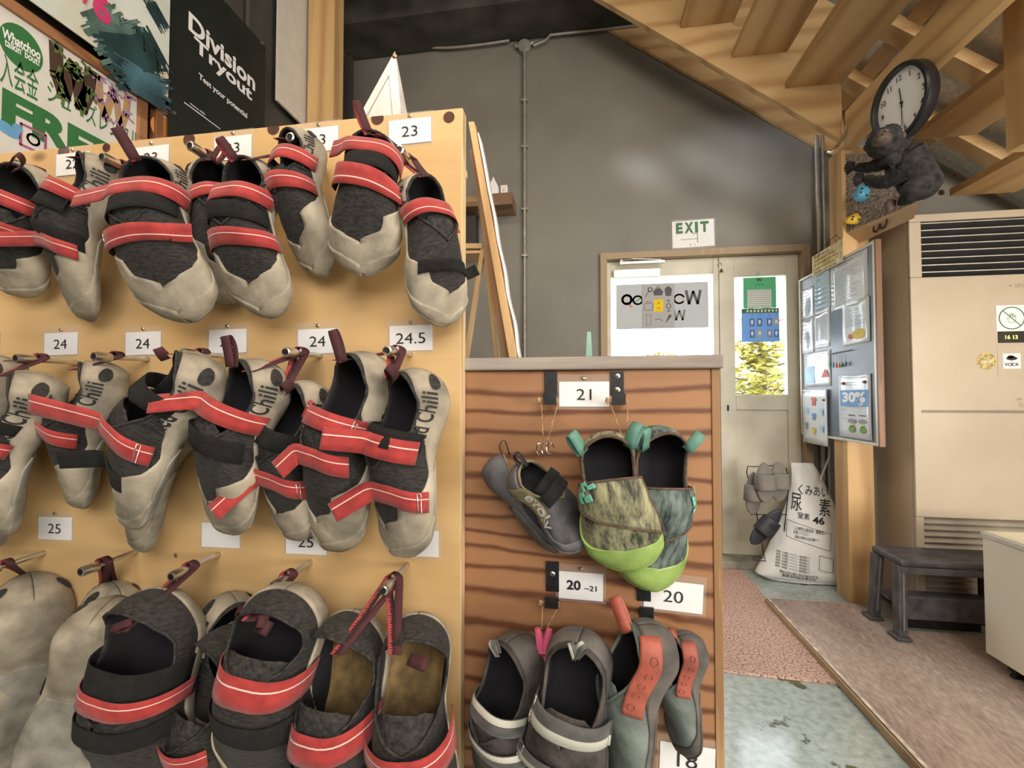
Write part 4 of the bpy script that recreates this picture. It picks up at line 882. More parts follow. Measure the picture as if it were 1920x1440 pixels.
# ---- sheets taped on the door glass (lit from behind)
def thin(name,col):
    m,nt,b=newmat(name); L=nt.links; nt.nodes.remove(b); o=nt.nodes['Material Output']; d=N(nt,'ShaderNodeBsdfDiffuse'); d.inputs[0].default_value=(*col,1); t_=N(nt,'ShaderNodeBsdfTranslucent'); t_.inputs[0].default_value=(*col,1); mx=N(nt,'ShaderNodeMixShader'); mx.inputs[0].default_value=.16; L.new(d.outputs[0],mx.inputs[1]); L.new(t_.outputs[0],mx.inputs[2]); L.new(mx.outputs[0],o.inputs[0]); return m
M_TH=thin('backlit_paper_grey',(.50,.53,.56)); M_TH2=thin('backlit_paper_warm',(.44,.44,.45)); M_TG=thin('backlit_paper_green',(.16,.55,.30)); M_TB=thin('backlit_paper_blue',(.25,.48,.85)); M_TY=thin('backlit_yellow',(.85,.60,.03))
def gsheet(name,label,x0,y0,x1,y1,mat,dy=0.0):
    a=at(x0,y0,Y=yd+.014-dy); b=at(x1,y1,Y=yd+.014-dy); w=b.x-a.x; h=a.z-b.z
    t=thing(name,label,'poster',base=((a.x+b.x)/2,yd+.015-dy,b.z)); s=Sheet((a.x,yd+.0150-dy,b.z),(1,0,0),(0,0,1),(0,-1,0))
    mb=MB(); mb.add([s.p(0,0,0),s.p(w,0,0),s.p(w,h,0),s.p(0,h,0)],[(0,1,2,3)]); part('sheet',mb,mat,t,solid=.0006,soff=0)
    return t,s,w,h
DP={'ink':plain('door_print_grey',(.07,.075,.08),.7),'pale':thin('backlit_sage',(.22,.25,.22)),'orange':thin('backlit_orange',(.55,.25,.08)),'green':M_GRN,'white':thin('backlit_white',(.9,.9,.9)),'yellow':M_TY,'blue':plain('door_print_blue',(.06,.16,.35),.7)}
DN={'ink':'dark_print','pale':'pale_print','orange':'orange_print','green':'green_print','white':'white_rows','yellow':'yellow_card','blue':'blue_print'}
t,s,w,h=gsheet('door_poster','wide pale poster with round and W-shaped icons on the door glass',1155,534,1329,614,M_TH)
s.ring('orange',w*.12,h*.66,.030,.030,.016); s.line('orange',[(w*.12,h*.6),(w*.17,h*.5)],.012); s.ring('pale',w*.24,h*.64,.030,.028,.012); s.line('pale',[(w*.21,h*.60),(w*.27,h*.68)],.008)
s.ring('pale',w*.69,h*.64,.032,.030,.012,a0=20,a1=330)
for kk,(cx,cy,q,key) in enumerate(((w*.84,h*.66,1.0,'ink'),(w*.69,h*.28,.75,'pale'))):
    s.line(key,[(cx-.045*q,cy+.045*q),(cx-.028*q,cy-.04*q),(cx,cy+.04*q),(cx+.028*q,cy-.04*q),(cx+.045*q,cy+.045*q)],.018*q)
s.flush(t,DP,DN)
t,s,w,h=gsheet('door_poster','grey lost-property sheet with nine small icons and a yellow card, over the wide poster',1204,534,1265,613,M_TH2,dy=.003)
s.rect('yellow',w*.37,h*.36,w*.65,h*.65); s.text('ink','A',w*.51,h*.57,.02,d=.0012); s.text('ink','**',w*.51,h*.43,.02,d=.0012)
s.line('green',[(w*.1,h*.72),(w*.22,h*.86)],.006); s.ring('green',w*.25,h*.88,.014,.014,.005)
s.poly('ink',[(w*.38,h*.74),(w*.62,h*.74),(w*.66,h*.82),(w*.58,h*.90),(w*.42,h*.90),(w*.34,h*.82)]); s.ring('ink',w*.5,h*.92,.008,.008,.003)
s.poly('ink',[(w*.73,h*.72),(w*.90,h*.72),(w*.93,h*.88),(w*.85,h*.94),(w*.78,h*.94),(w*.70,h*.88)])
s.line('ink',[(w*.06,h*.40),(w*.32,h*.40),(w*.32,h*.56),(w*.06,h*.56)],.003,closed=True); s.line('ink',[(w*.14,h*.56),(w*.14,h*.6),(w*.24,h*.6),(w*.24,h*.56)],.003)
s.ring('ink',w*.82,h*.49,.014,.016,.004); s.rect('pale',w*.78,h*.58,w*.86,h*.64); s.rect('pale',w*.78,h*.35,w*.86,h*.41)
s.line('pale',[(w*.12,h*.06),(w*.27,h*.06),(w*.27,h*.3),(w*.12,h*.3)],.004,closed=True); s.line('ink',[(w*.40,h*.17),(w*.5,h*.20),(w*.62,h*.15)],.004); s.poly('ink',[(w*.70,h*.08),(w*.92,h*.26),(w*.84,h*.30)])
s.flush(t,DP,DN)
t,s,w,h=gsheet('door_poster','green timetable sheet with white rows on the narrow door glass',1393,521,1456,577,M_TG)
s.rect('white',w*.13,h*.03,w*.85,h*.60)
for k in range(8): s.line('pale',[(w*.15,h*(.08+.068*k)),(w*.83,h*(.08+.068*k))],.0022,d=.0012)
s.line('ink',[(w*.41,h*.97),(w*.45,h*.88),(w*.49,h*.96),(w*.53,h*.88),(w*.57,h*.97)],.006,d=.0012); s.text('ink','WEEK',w*.5,h*.76,.010,w=w*.3,d=.0012)
s.flush(t,DP,DN)
t,s,w,h=gsheet('door_poster','blue parking sheet with two rows of small cars on the narrow door glass',1390,579,1462,640,M_TB)
s.rect('green',0,h*.86,w,h); 
for k in range(9): s.rect('white',w*(.14+.095*k),h*.89,w*(.19+.095*k),h*.96,d=.0012)
for r_ in (0,1):
    for k,cx in enumerate((.28,.48,.74,.92)):
        cy=.58-.34*r_; key=('ink','ink','ink','yellow')[k] if not r_ else ('ink','yellow','orange','blue')[k]
        s.line(key,[(w*cx-.011,h*cy-.022),(w*cx+.011,h*cy-.022),(w*cx+.011,h*cy+.022),(w*cx-.011,h*cy+.022)],.005,closed=True); s.rect('white',w*cx-.007,h*cy-.008,w*cx+.007,h*cy+.014,d=.0012)
for cx in (.28,.92): s.text('blue','X',w*cx,h*.79,.012,d=.0012)
s.ring('white',w*.5,h*.79,.006,.006,.002); s.ring('white',w*.74,h*.79,.006,.006,.002)
s.flush(t,DP,DN)
q=at(1420,512,Y=yd); mb=MB(); mb.lathe((q.x,yd-.001,q.z),(0,-1,0),[(.012,0),(.012,.004),(.004,.008)],14); single('suction_hook',mb,plain('clear_plastic',(.7,.75,.72),.15,alpha=.5),'small clear suction hook above the green sheet','hook',smooth=True)
# ---------------------------------------------------------------- timber post, stair, loft
def beamthing(name,label,cat,pts,mat,group=None,bev=.002):
    mb=MB()
    for p in pts: mb.box(*p)
    return single(name,mb,mat,label,cat,group=group,bevel=bev)
PX0=1.385; PYF=2.64
beamthing('timber_post','square pine post carrying the stair, behind the notice board','post',[((PX0,PYF,0),(PX0+.125,PYF+.125,2.42))],M_PINEZ)
# stair flight along the back wall: rises to the left
SY0=2.62; SY1=1.72; SB=2.66    # far stringer face, near end
def sp(x,z,y): return V((x,y,z))
A=at(1580,262,Y=SB); slope=.745
def strz(x): return A.z+(A.x-x)*slope
t=thing('staircase','open pine staircase climbing left under the roof, seen from below','stairs',base=(A.x,SB,A.z))
x1=A.x+.0; x0=-1.1
for nm,y in (('stringer',SB),('stringer',SY1-.04)):
    mb=MB(); mb.prism([(x0,y,strz(x0)),(x1,y,strz(x1)),(x1,y,strz(x1)+.30),(x0,y,strz(x0)+.30)],(0,.04,0)); part(nm,mb,M_PINEX,t,bevel=.002)
mb=MB(); mb.prism([(x0,WY-.03,strz(x0)+.2),(x1+.25,WY-.03,strz(x1)+.1),(x1+.25,WY-.03,strz(x1)+1.1),(x0,WY-.03,strz(x0)+1.2)],(0,.025,0)); part('back_boarding',mb,M_PINEX,t)
tx=[.57-.275*k for k in range(1,5)][::-1]+[.57,.845,1.12]
for x in tx:
    z=strz(x)+.10
    mb=MB(); mb.box((x,SY1,z),(x+.29,SB-.001,z+.036)); part('tread',mb,M_PINE,t,bevel=.002)
# header and landing boards running towards the room
HX=1.395
beamthing('landing_beam','deep pine beam on edge that carries the clock, at the foot of the stair','beam',[((HX,.6,2.40),(HX+.04,2.62,2.60))],M_PINE)
mb=MB(); mb.box((HX+.041,.6,2.56),(HX+.10,2.62,2.60)); single('landing_beam',mb,M_PINE,'narrow pine batten along the top of the clock beam','beam',bevel=.002)
# slatted landing boards (stepping down to the right)
def brd(px,py,Yf,wd,th,lbl,y0=.9,tilt=0):
    q=at(px,py,Y=Yf); mb=MB(); mb.box((q.x,y0,q.z),(q.x+wd,Yf,q.z+th)); return single('stair_tread',mb,M_PINE,lbl,'stair tread',group='pine treads of the lower flight above the air conditioner',bevel=.002)
T2=[(1713,260),(1774,366)]
brd(1713,262,2.50,.27,.036,'pine tread running past the clock above the stuffed gorilla')
brd(1780,368,2.50,.28,.036,'lowest visible pine tread above the air conditioner grille')
brd(1650,172,2.50,.0+.12,.036,'narrow pine tread just right of the clock beam')
# lower stringer, behind the treads
q0=at(1590,268,Y=2.53); q1=at(1930,470,Y=2.53)
sl=(q1.z-q0.z)/(q1.x-q0.x)
t=thing('lower_stringer','pine stringer with dark bolts sloping down to the right behind the gorilla','stringer',base=(q0.x,2.53,q0.z))
mb=MB(); xa=HX+.10; xb=q0.x+.22; zf=lambda x:q0.z+(x-q0.x)*sl
mb.prism([(xa,2.53,zf(xa)-.16),(xb,2.53,zf(xb)-.16),(xb,2.53,zf(xb)+.10),(xa,2.53,zf(xa)+.10)],(0,.04,0)); part('board',mb,M_PINEX,t,bevel=.002)
for px,py in ((1791,327),(1765,361),(1745,300)):
    q=at(px,py,Y=2.528); mb=MB(); mb.lathe((q.x,2.529,q.z),(0,-1,0),[(.014,0),(.014,.003),(.008,.003),(.007,.009)],14); part('bolt',mb,plain('bolt_brown',(.12,.07,.04),.5,.4),t,smooth=True)
# sloping roof underside: silver foil between pine battens
M_FOIL=plain('foil_insulation',(.80,.80,.76),.35,.25,var=.12,scale=40,bump=1.0,bscale=30)
RZ=lambda x:2.98-.72*(x-1.45)
sd_=V((1,0,-.72)).normalized(); sn_=V((.72,0,1)).normalized()
mb=MB(); G=[[V((1.45+.09*i,.3+.1*j,RZ(1.45+.09*i)+.10+.008*mnoise.noise(V((i*.7,j*.7,0))))) for j in range(29)] for i in range(24)]; mb.grid(G); single('roof_insulation',mb,M_FOIL,'crinkled silver foil insulation behind the sloping battens, upper right','insulation',solid=.01,soff=0)
for k in range(7):
    y=.62+.37*k; p=V((1.46,y,RZ(1.46))); q=V((3.4,y,RZ(3.4))); mb=MB(); mb.beam(p,q,.095,.06,up=(0,0,1)); single('roof_batten',mb,M_PINEX,'sloping pine batten under the silver foil, number counted from the camera: '+['first','second','third','fourth','fifth','sixth','seventh'][k],'batten',bevel=.002,group='sloping pine battens under the foil')
for k in range(5):
    x=1.62+.42*k; p=V((x,.35,RZ(x)+.062)); q=V((x,3.08,RZ(x)+.062)); mb=MB(); mb.beam(p,q,.08,.055,up=tuple(sn_)); single('roof_crosspiece',mb,M_PINE,'pine crosspiece over the sloping battens, '+['nearest the stair','second from the stair','middle one','fourth from the stair','farthest right'][k],'batten',bevel=.002,group='pine crosspieces under the foil')
# far right upright
q=at(1908,200,Y=1.9); beamthing('timber_post','pale timber upright cut by the right border of the photo','post',[((q.x,1.85,2.0),(q.x+.1,1.95,3.1))],M_PINEZ)
# bent pipe bracket at the post head
q=at(1578,262,Y=2.6); mb=MB(); P=[at(x,y,Y=2.6) for x,y in ((1587,236),(1585,250),(1577,265),(1566,278),(1556,286),(1550,284))]; mb.tube(P,.009,8); single('bent_bracket',mb,M_STEEL,'bent steel bracket at the foot of the stair stringer','bracket',smooth=True)
# ---------------------------------------------------------------- clock
cc=at(1686,193,X=1.345); n=V((-1,-.12,-.10)).normalized(); up=V((0,0,1)); rt=n.cross(up)*-1; rt.normalize(); up=(n.cross(rt)).normalized()
if up.z<0: up=-up
rt=up.cross(n).normalized(); RC=.152
t=thing('wall_clock','round black-rimmed wall clock with white face on the beam above the gorilla','clock',base=tuple(cc))
M_CLK=plain('clock_rim_black',(.012,.012,.014),.35,var=.1)
mb=MB(); mb.lathe(cc-n*.045,n,[(.06,0),(RC-.01,.0),(RC,.012),(RC,.050),(RC-.006,.056),(RC-.018,.055),(RC-.021,.046),(RC-.021,.030),(.001,.030)],64); part('rim',mb,M_CLK,t,smooth=True)
fc=cc-n*.0135
mb=MB(); mb.lathe(fc,n,[(RC-.020,0),(RC-.020,.001),(.001,.001)],48); part('dial',mb,plain('clock_dial',(.92,.92,.93),.4,var=.01),t)
s=Sheet(fc,rt,up,n)
for k in range(1,13):
    a=R(90-30*k); s.text('numerals',str(k),.105*math.cos(a),.105*math.sin(a),.024,bold=.012,d=.0022)
for k in range(60):
    a=R(6*k); l=.006 if k%5 else .009; s.line('minute_marks',[((.126-l)*math.cos(a),(.126-l)*math.sin(a)),(.126*math.cos(a),.126*math.sin(a))],.0011,d=.0022)
s.flush(t,{'numerals':M_INK,'minute_marks':M_INK})
def hand(ang,l,w,d,name,mat=M_INK):
    a=R(90-ang); dx,dy=math.cos(a),math.sin(a); s2=Sheet(fc,rt,up,n); s2.line(name,[(-.02*dx,-.02*dy),(l*dx,l*dy)],w,d=d); s2.flush(t,{name:mat})
hand(-2,.062,.006,.0045,'hour_hand'); hand(186,.095,.004,.0055,'minute_hand'); hand(180,.10,.0014,.0065,'second_hand')
mb=MB(); mb.lathe(fc+n*.001,n,[(.006,0),(.006,.007),(.001,.008)],16); part('hub',mb,M_INK,t)
mb=MB(); mb.lathe(fc+n*.036,n,[(RC-.021,0),(RC-.021,.0015),(.001,.0015)],48); part('glass',mb,glassmat('clock_glass'),t)
# ---------------------------------------------------------------- climbing-wall wedge box with holds
M_SAND=plain('grey_texture_coat',(.33,.27,.235),.95,var=.5,scale=90,bump=.9,bscale=160)
M_BIR=wood('birch_box',(.50,.33,.18),(.60,.43,.26),2,1,.5,ring=4,dist=1.5,contrast=(.1,.9))
p=[at(1573,285,X=1.395),at(1578,450,X=1.395)]
WXa=1.395
a1=at(1574,288,X=WXa); a2=at(1586,462,X=WXa); 
y0=a1.y; 
top=a1.z; bot=a2.z
b1=at(1655,290,X=1.55); 
t=thing('climbing_hold_box','small wedge box with grey textured face under the stair, gorilla climbing on it','box',base=(WXa,y0,bot))
# wedge: textured face looks left-forward, logo face looks right-forward
Aa=V((WXa,y0,top)); Ab=at(1576,441,Y=y0); Rt=at(1725,290,Y=2.28); Rb=at(1725,376,Y=2.28)
mb=MB(); mb.prism([Aa,Ab,Rb,Rt],(.02,.02,0)); part('textured_face',mb,M_SAND,t)
Lb=at(1586,467,Y=y0+.05); Rbb=at(1714,409,Y=2.34)
mb=MB(); mb.prism([Ab,Lb,Rbb,Rb],(.008,.018,.01)); part('plywood_face',mb,M_BIR,t)
ex=(Rb-Ab).normalized(); ey=((Ab-Lb)+(Rb-Rbb)).normalized(); nn=ex.cross(ey).normalized()
if nn.dot(CAM-Ab)<0: nn=-nn
s=Sheet((Ab+Lb+Rbb+Rb)/4+(Rb-Ab)*.06,ex,ey,nn)
M_BRN2=plain('print_dark_brown',(.06,.03,.02),.7)
for pts in ([(-.045,.01),(-.045,-.012),(-.03,-.02),(-.012,-.008),(-.008,.012)],[(-.004,.01),(.0,-.012),(.018,-.016),(.034,0),(.036,.02)]):
    s.line('w_emblem',[(x*.85,y*1.1) for x,y in pts],.011,d=.006)
s.flush(t,{'w_emblem':M_BRN2})
_pn=(Ab-Aa).cross(Rb-Aa).normalized()
def hold(px,py,Y,r,mat,label,rot=0,holes=5):
    d_=at(px,py,Y=2)-CAM; c=CAM+d_*((Aa-CAM).dot(_pn)/d_.dot(_pn))-d_.normalized()*.010; t=thing('climbing_hold',label,'climbing hold',base=tuple(c)); mb=MB(); mb.ball(c,r,n=20,m=12,nz=.22,seed=px,sc=1.6,rot=Matrix.Rotation(rot,3,'Y')); o=part('body',mb,mat,t,smooth='all')
    rr=random.Random(px)
    for k in range(holes):
        a=k*2.4; dd=V((r[0]*.55*math.cos(a),-r[1]*.86,r[2]*.5*math.sin(a))); mb=MB(); mb.lathe(c+Matrix.Rotation(rot,3,'Y')@dd,(0,-1,0),[(.0045,-.004),(.0045,.004),(.0005,.004)],10); part('bolt_hole',mb,M_INK,o,smooth=True)
hold(1618,363,2.36,(.045,.03,.042),plain('hold_blue',(.10,.40,.62),.5,var=.2),'blue climbing hold just left of the gorilla feet')
hold(1604,410,2.42,(.048,.02,.026),plain('hold_yellow',(.80,.52,.05),.5,var=.15),'yellow climbing hold below the blue one',rot=-.25)
hold(1672,384,2.26,(.034,.018,.016),plain('hold_red_brown',(.38,.12,.09),.6,var=.2),'small reddish hold under the gorilla paw',rot=.2,holes=0)
# ---------------------------------------------------------------- stuffed gorilla
def skinbody(name,joints,edges,mat,parent,sub=2,nz=0,label=None):
    me=bpy.data.meshes.new(name); M=ROOT[root_of(parent).name].inverted()
    me.from_pydata([M@V(j[0]) for j in joints],edges,[]); me.materials.append(mat)
    o=bpy.data.objects.new(name,me); C.objects.link(o); o.parent=parent
    md=o.modifiers.new('skin','SKIN'); 
    if not me.skin_vertices: me.attributes.new('x','FLOAT','POINT')
    for v,j in zip(me.skin_vertices[0].data,joints): v.radius=(j[1],j[1]) if isinstance(j[1],float) else j[1]
    me.skin_vertices[0].data[0].use_root=True; md.use_smooth_shade=True; md.branch_smoothing=.6
    o.modifiers.new('sub','SUBSURF').levels=sub; o.modifiers['sub'].render_levels=sub
    return o
M_FUR=plain('fur_black',(.022,.020,.020),.95,var=.6,scale=40,bump=1.0,bscale=90)
M_SKIN=plain('gorilla_grey_skin',(.075,.048,.038),.7,var=.2,scale=30)
GY=2.12
def g(px,py,Y=GY): return at(px,py,Y=Y)
t=thing('stuffed_gorilla','black plush gorilla hanging from the beam with its head tipped back','plush toy',base=tuple(g(1690,320)))
J=[(g(1724,322),.098),(g(1700,298),.088),(g(1682,282),.062),(g(1668,272,GY-.01),.045),
   (g(1672,300,GY-.06),.038),(g(1640,312,GY+.04),.030),(g(1615,316,GY+.10),.024),(g(1603,312,GY+.12),.020),
   (g(1690,325,GY-.09),.042),(g(1660,345,GY-.03),.034),(g(1632,338,GY+.03),.026),(g(1620,334,GY+.05),.022),
   (g(1730,352,GY-.05),.066),(g(1703,354,GY-.10),.046),(g(1706,374,GY-.04),.032),(g(1682,383,GY+.0),.024)]
E=[(0,1),(1,2),(2,3),(2,4),(4,5),(5,6),(6,7),(1,8),(8,9),(9,10),(10,11),(0,12),(12,13),(13,14),(14,15)]
body=skinbody('body',J,E,M_FUR,t)
sm_=body.modifiers.new('smooth','SMOOTH'); sm_.iterations=8; sm_.factor=.6; dm=body.modifiers.new('fur','DISPLACE'); tx_=bpy.data.textures.new('furtex','CLOUDS'); tx_.noise_scale=.018; dm.texture=tx_; dm.strength=.016
hc=g(1658,268,GY-.05)
mb=MB(); mb.ball(hc,(.064,.062,.060),n=22,m=16,nz=.06); mb.ball(hc+V((.02,.0,.035)),(.04,.045,.035),n=16,m=10,nz=.08); part('head',mb,M_FUR,t,smooth='all')
hl=(V((-.60,-.72,.02))).normalized()
mb=MB(); mb.ball(hc+hl*.046+V((0,0,-.006)),(.036,.034,.030),n=20,m=12); mb.ball(hc+hl*.040+V((0,0,.022)),(.030,.028,.014),n=16,m=10); part('face',mb,M_SKIN,t,smooth='all',label='bare grey-brown muzzle and brow')
side=hl.cross(V((0,0,1))).normalized()
for sx in (-1,1):
    mb=MB(); mb.ball(hc+hl*.066+side*sx*.013+V((0,0,.016)),.005,n=10,m=8); part('eye',mb,M_INK,t,smooth='all')
    mb=MB(); mb.ball(hc+hl*.080+side*sx*.007+V((0,0,.000)),(.004,.004,.003),n=8,m=6); part('nostril',mb,M_INK,t,smooth='all')
    mb=MB(); mb.ball(hc+side*sx*.060+V((0,0,.005)),(.010,.012,.015),n=12,m=8); part('ear',mb,M_SKIN,t,smooth='all')
mb=MB(); P=[hc+hl*(.078-abs(k)*.002)+side*k*.006+V((0,0,-.014-.0006*k*k)) for k in range(-3,4)]; mb.tube(P,.0018,6); part('mouth',mb,M_INK,t)
for (px,py,Y,dx) in ((1603,312,GY+.12,-1),(1620,334,GY+.05,-1),(1680,383,GY,-1)):
    c=g(px,py,Y); mb=MB()
    for k in range(5):
        a=(k-2)*.32; mb.tube([c+V((-.006,0,.008*(2-k)*.6)),c+V((dx*.030*math.cos(a),-.006,-.030*math.sin(a)-.002)),c+V((dx*.044*math.cos(a),-.002,-.044*math.sin(a)-.008))],[.009,.008,.006],8)
    part('paw',mb,M_SKIN if py>380 else M_FUR,t,smooth='all')
# ---------------------------------------------------------------- floor-standing air conditioner
M_AC=plain('ac_beige_enamel',(.46,.385,.29),.42,var=.10,scale=1.6)
M_ACD=plain('ac_grille_black',(.012,.012,.015),.5)
M_ACL=plain('ac_louvre',(.42,.37,.30),.4)
fb=at(1717,1160,Z=.02); AY=fb.y; AX=fb.x; zt_=at(1715,405,Y=AY).z; AW=.95; AD=.5
t=thing('air_conditioner','tall beige floor-standing air conditioner with black louvred grille','air conditioner',base=(AX+.4,AY,0))
gx0=at(1722,450,Y=AY).x; gz1=at(1722,418,Y=AY).z; gz0=at(1722,522,Y=AY).z
ix0=at(1728,1000,Y=AY).x; iz1=at(1728,968,Y=AY).z; iz0=.12
mb=MB()
mb.box((AX,AY+.001,.02),(AX+.012,AY+AD,zt_)); mb.box((AX,AY+AD-.012,.02),(AX+AW,AY+AD,zt_)); mb.box((AX,AY+.001,zt_-.012),(AX+AW,AY+AD,zt_)); mb.box((AX+AW-.012,AY+.001,.02),(AX+AW,AY+AD,zt_))
part('casing',mb,M_AC,t,bevel=.006)
mb=MB(); mb.box((AX,AY-.02,gz1),(AX+AW,AY+.0,zt_)); mb.box((AX,AY-.02,iz1),(AX+AW,AY+.0,gz0)); mb.box((AX,AY-.02,gz0+.0005),(gx0,AY,gz1-.0005)); mb.box((AX,AY-.02,iz0),(ix0,AY,iz1-.0005)); mb.box((AX,AY-.02,.02),(AX+AW,AY,iz0-.0005))
part('front_panel',mb,M_AC,t,bevel=.004)
mb=MB(); mb.box((gx0,AY+.06,gz0-.02),(AX+AW-.02,AY+.07,gz1+.02)); part('grille_back',mb,M_ACD,t)
n_=8
for k in range(n_):
    z=gz0+(gz1-gz0)*(k+.5)/n_; mb=MB(); c=V(((gx0+AX+AW)/2-.0,AY+.012,z)); ax=V((1,0,0)); r_=Matrix.Rotation(R(-25),3,'X'); mb.obox(c,ax,r_@V((0,1,0)),r_@V((0,0,1)),(AX+AW-gx0)/2-.006,.022,.0035); part('louvre',mb,M_ACL if 0 else plain('louvre_dark',(.05,.05,.05),.35),t)
    mb=MB(); c2=c+r_@V((0,-.0225,0)); mb.obox(c2,ax,V((0,1,0)),V((0,0,1)),(AX+AW-gx0)/2-.006,.0012,.0022); part('louvre_edge',mb,M_ALU,t)
mb=MB(); mb.box((ix0,AY+.05,iz0-.01),(AX+AW-.02,AY+.06,iz1+.01)); part('intake_back',mb,M_ACD,t)
for k in range(13):
    z=iz1-.018-k*(iz1-iz0)/13; mb=MB(); c=V(((ix0+AX+AW)/2,AY+.006,z)); r_=Matrix.Rotation(R(28),3,'X'); mb.obox(c,V((1,0,0)),r_@V((0,1,0)),r_@V((0,0,1)),(AX+AW-ix0)/2-.004,.022,.003); part('intake_louvre',mb,M_ACL,t)
z=at(1732,771,Y=AY-.02).z; mb=MB()
for k in range(110): 
    x=ix0+.0+k*.0055; mb.box((x,AY-.0212,z-.008),(x+.0022,AY-.0200,z+.006))
part('vent_slots',mb,plain('slot_brown',(.16,.13,.10),.7),t)
def acsheet(px,py): q=at(px,py,Y=AY-.0205); return q
def acs(px0,py0,px1,py1):
    a=acsheet(px0,py0); b=acsheet(px1,py1); return Sheet((a.x,AY-.0205,b.z),(1,0,0),(0,0,1),(0,-1,0)),b.x-a.x,a.z-b.z
# no-touch sign
s,w_,h_=acs(1867,573,1938,620); t2=thing('no_touch_sign','white sign with green crossed-out hand taped on the air conditioner','sign',base=tuple(s.o))
mb=MB(); mb.prism([s.p(0,0,0),s.p(w_,0,0),s.p(w_,h_,0),s.p(0,h_,0)],(0,-.0008,0)); part('sheet',mb,M_PAPER,t2)
cx,cy,r_=w_*.42,h_*.5,h_*.42
s.ring('ring_print',cx,cy,r_,r_,.0045,d=.0014); s.line('ring_print',[(cx-r_*.7,cy+r_*.7),(cx+r_*.7,cy-r_*.7)],.004,d=.0015)
hp=[(-.5,.0),(-.3,-.55),(.25,-.55),(.4,-.1),(.42,.35),(.32,.38),(.28,.05),(.22,.5),(.12,.52),(.10,.1),(.04,.6),(-.06,.6),(-.08,.1),(-.14,.5),(-.24,.48),(-.24,-.1),(-.42,.12)]
s.line('hand_print',[(cx+r_*.75*a,cy+r_*.75*b) for a,b in hp],.0016,d=.0013,closed=True)
s.flush(t2,{'ring_print':M_GRN,'hand_print':M_GRN})
# control display
s,w_,h_=acs(1871,622,1938,642); mb=MB(); mb.box((s.o.x,AY-.024,s.o.z),(s.o.x+w_,AY-.0202,s.o.z+h_)); dp=part('display',mb,plain('display_black',(.015,.013,.010),.25),t)
M_LED=plain('led_yellow_green',(.5,.6,.1),.5,emit=(.65,.85,.15),es=2.0)
s.text('led_digits','16 13',w_*.36,h_*.5,h_*.34,bold=.02,d=.0042)
for k,mb in s.L.items(): part(k,mb,M_LED,dp)
# white cover plate with the vock sticker
s,w_,h_=acs(1870,648,1945,706); mb=MB()
s.line('cover',[(0,0),(w_,0),(w_,h_),(.008,h_),(0,h_-.008)],.0012,closed=True); 
for k,m_ in s.L.items(): part('cover_outline',m_,plain('outline_grey',(.4,.36,.3),.5),t)
s,w_,h_=acs(1880,663,1914,691); t2=thing('vock_sticker','small white square sticker with a black tree and VOCK','sticker',base=tuple(s.o))
mb=MB(); mb.prism([s.p(0,0,0),s.p(w_,0,0),s.p(w_,h_,0),s.p(0,h_,0)],(0,-.0006,0)); part('sheet',mb,M_PAPER,t2)
s.text('lettering','VOCK',w_*.5,h_*.28,h_*.2,w=w_*.85,bold=.03,d=.001); s.ell('emblem',w_*.5,h_*.68,w_*.32,h_*.13,d=.001); s.ell('emblem',w_*.45,h_*.78,w_*.2,h_*.10,d=.001); s.line('emblem',[(w_*.5,h_*.62),(w_*.5,h_*.12)],.0016,d=.001); s.flush(t2,{'lettering':M_INK,'emblem':M_INK})
q=acsheet(1849,677); t2=thing('round_sticker','round golden sticker with JAGA lettering on the air conditioner','sticker',base=(q.x,AY-.0205,q.z))
s=Sheet((q.x,AY-.0206,q.z),(1,0,0),(0,0,1),(0,-1,0)); rr_=.040
mb=MB(); mb.lathe((q.x,AY-.0205,q.z),(0,-1,0),[(rr_,0),(rr_,.0006),(.001,.0006)],32); part('disc',mb,plain('sticker_gold',(.50,.38,.12),.5,var=.5,scale=60),t2)
s.text('lettering','JAGA',0,0,.014,bold=.0,d=.0012); s.text('lettering','2020',0,-.018,.005,d=.0012); s.flush(t2,{'lettering':M_PAPER})
s,w_,h_=acs(1896,530,1930,540); s.text('lettering','SRV',w_*.5,h_*.5,h_*.7,d=.0005); s.ring('lettering',-.004,h_*.5,.004,.004,.001,d=.0005)
for k,m_ in s.L.items(): part('model_lettering',m_,plain('print_brown_grey',(.30,.25,.19),.6),t)
s,w_,h_=acs(1900,745,1936,765); s.text('lettering','LPP',w_*.3,h_*.8,h_*.25,d=.0005); s.text('lettering','5=',w_*.5,h_*.3,h_*.45,d=.0005)
for k,m_ in s.L.items(): part('small_print',m_,plain('print_brown_grey',(.30,.25,.19),.6),t)
# ---------------------------------------------------------------- notice board
BX=1.375
TN=at(1640,450,X=BX); BN=at(1652,838,X=BX); TF=at(1499,530,X=BX)
y0,y1=TN.y,TF.y; z1,z0=TN.z,BN.z
M_ALF=plain('board_frame_pale',(.66,.60,.50),.4,.2,var=.05); M_BRD=plain('board_blue_grey',(.16,.19,.24),.35,var=.15,scale=6)
t=thing('notice_board','framed blue-grey notice board full of papers, fixed on the timber post','notice board',base=(BX,(y0+y1)/2,z0))
mb=MB(); mb.box((BX+.004,y0+.012,z0+.012),(BX+.018,y1-.012,z1-.012)); part('panel',mb,M_BRD,t)
for a,b in (((BX-.006,y0,z0),(BX+.020,y0+.013,z1)),((BX-.006,y1-.013,z0),(BX+.020,y1,z1)),((BX-.006,y0+.0132,z0),(BX+.020,y1-.0132,z0+.013)),((BX-.006,y0+.0132,z1-.013),(BX+.020,y1-.0132,z1))):
    mb=MB(); mb.box(a,b); part('frame_rail',mb,M_ALF,t,bevel=.002)
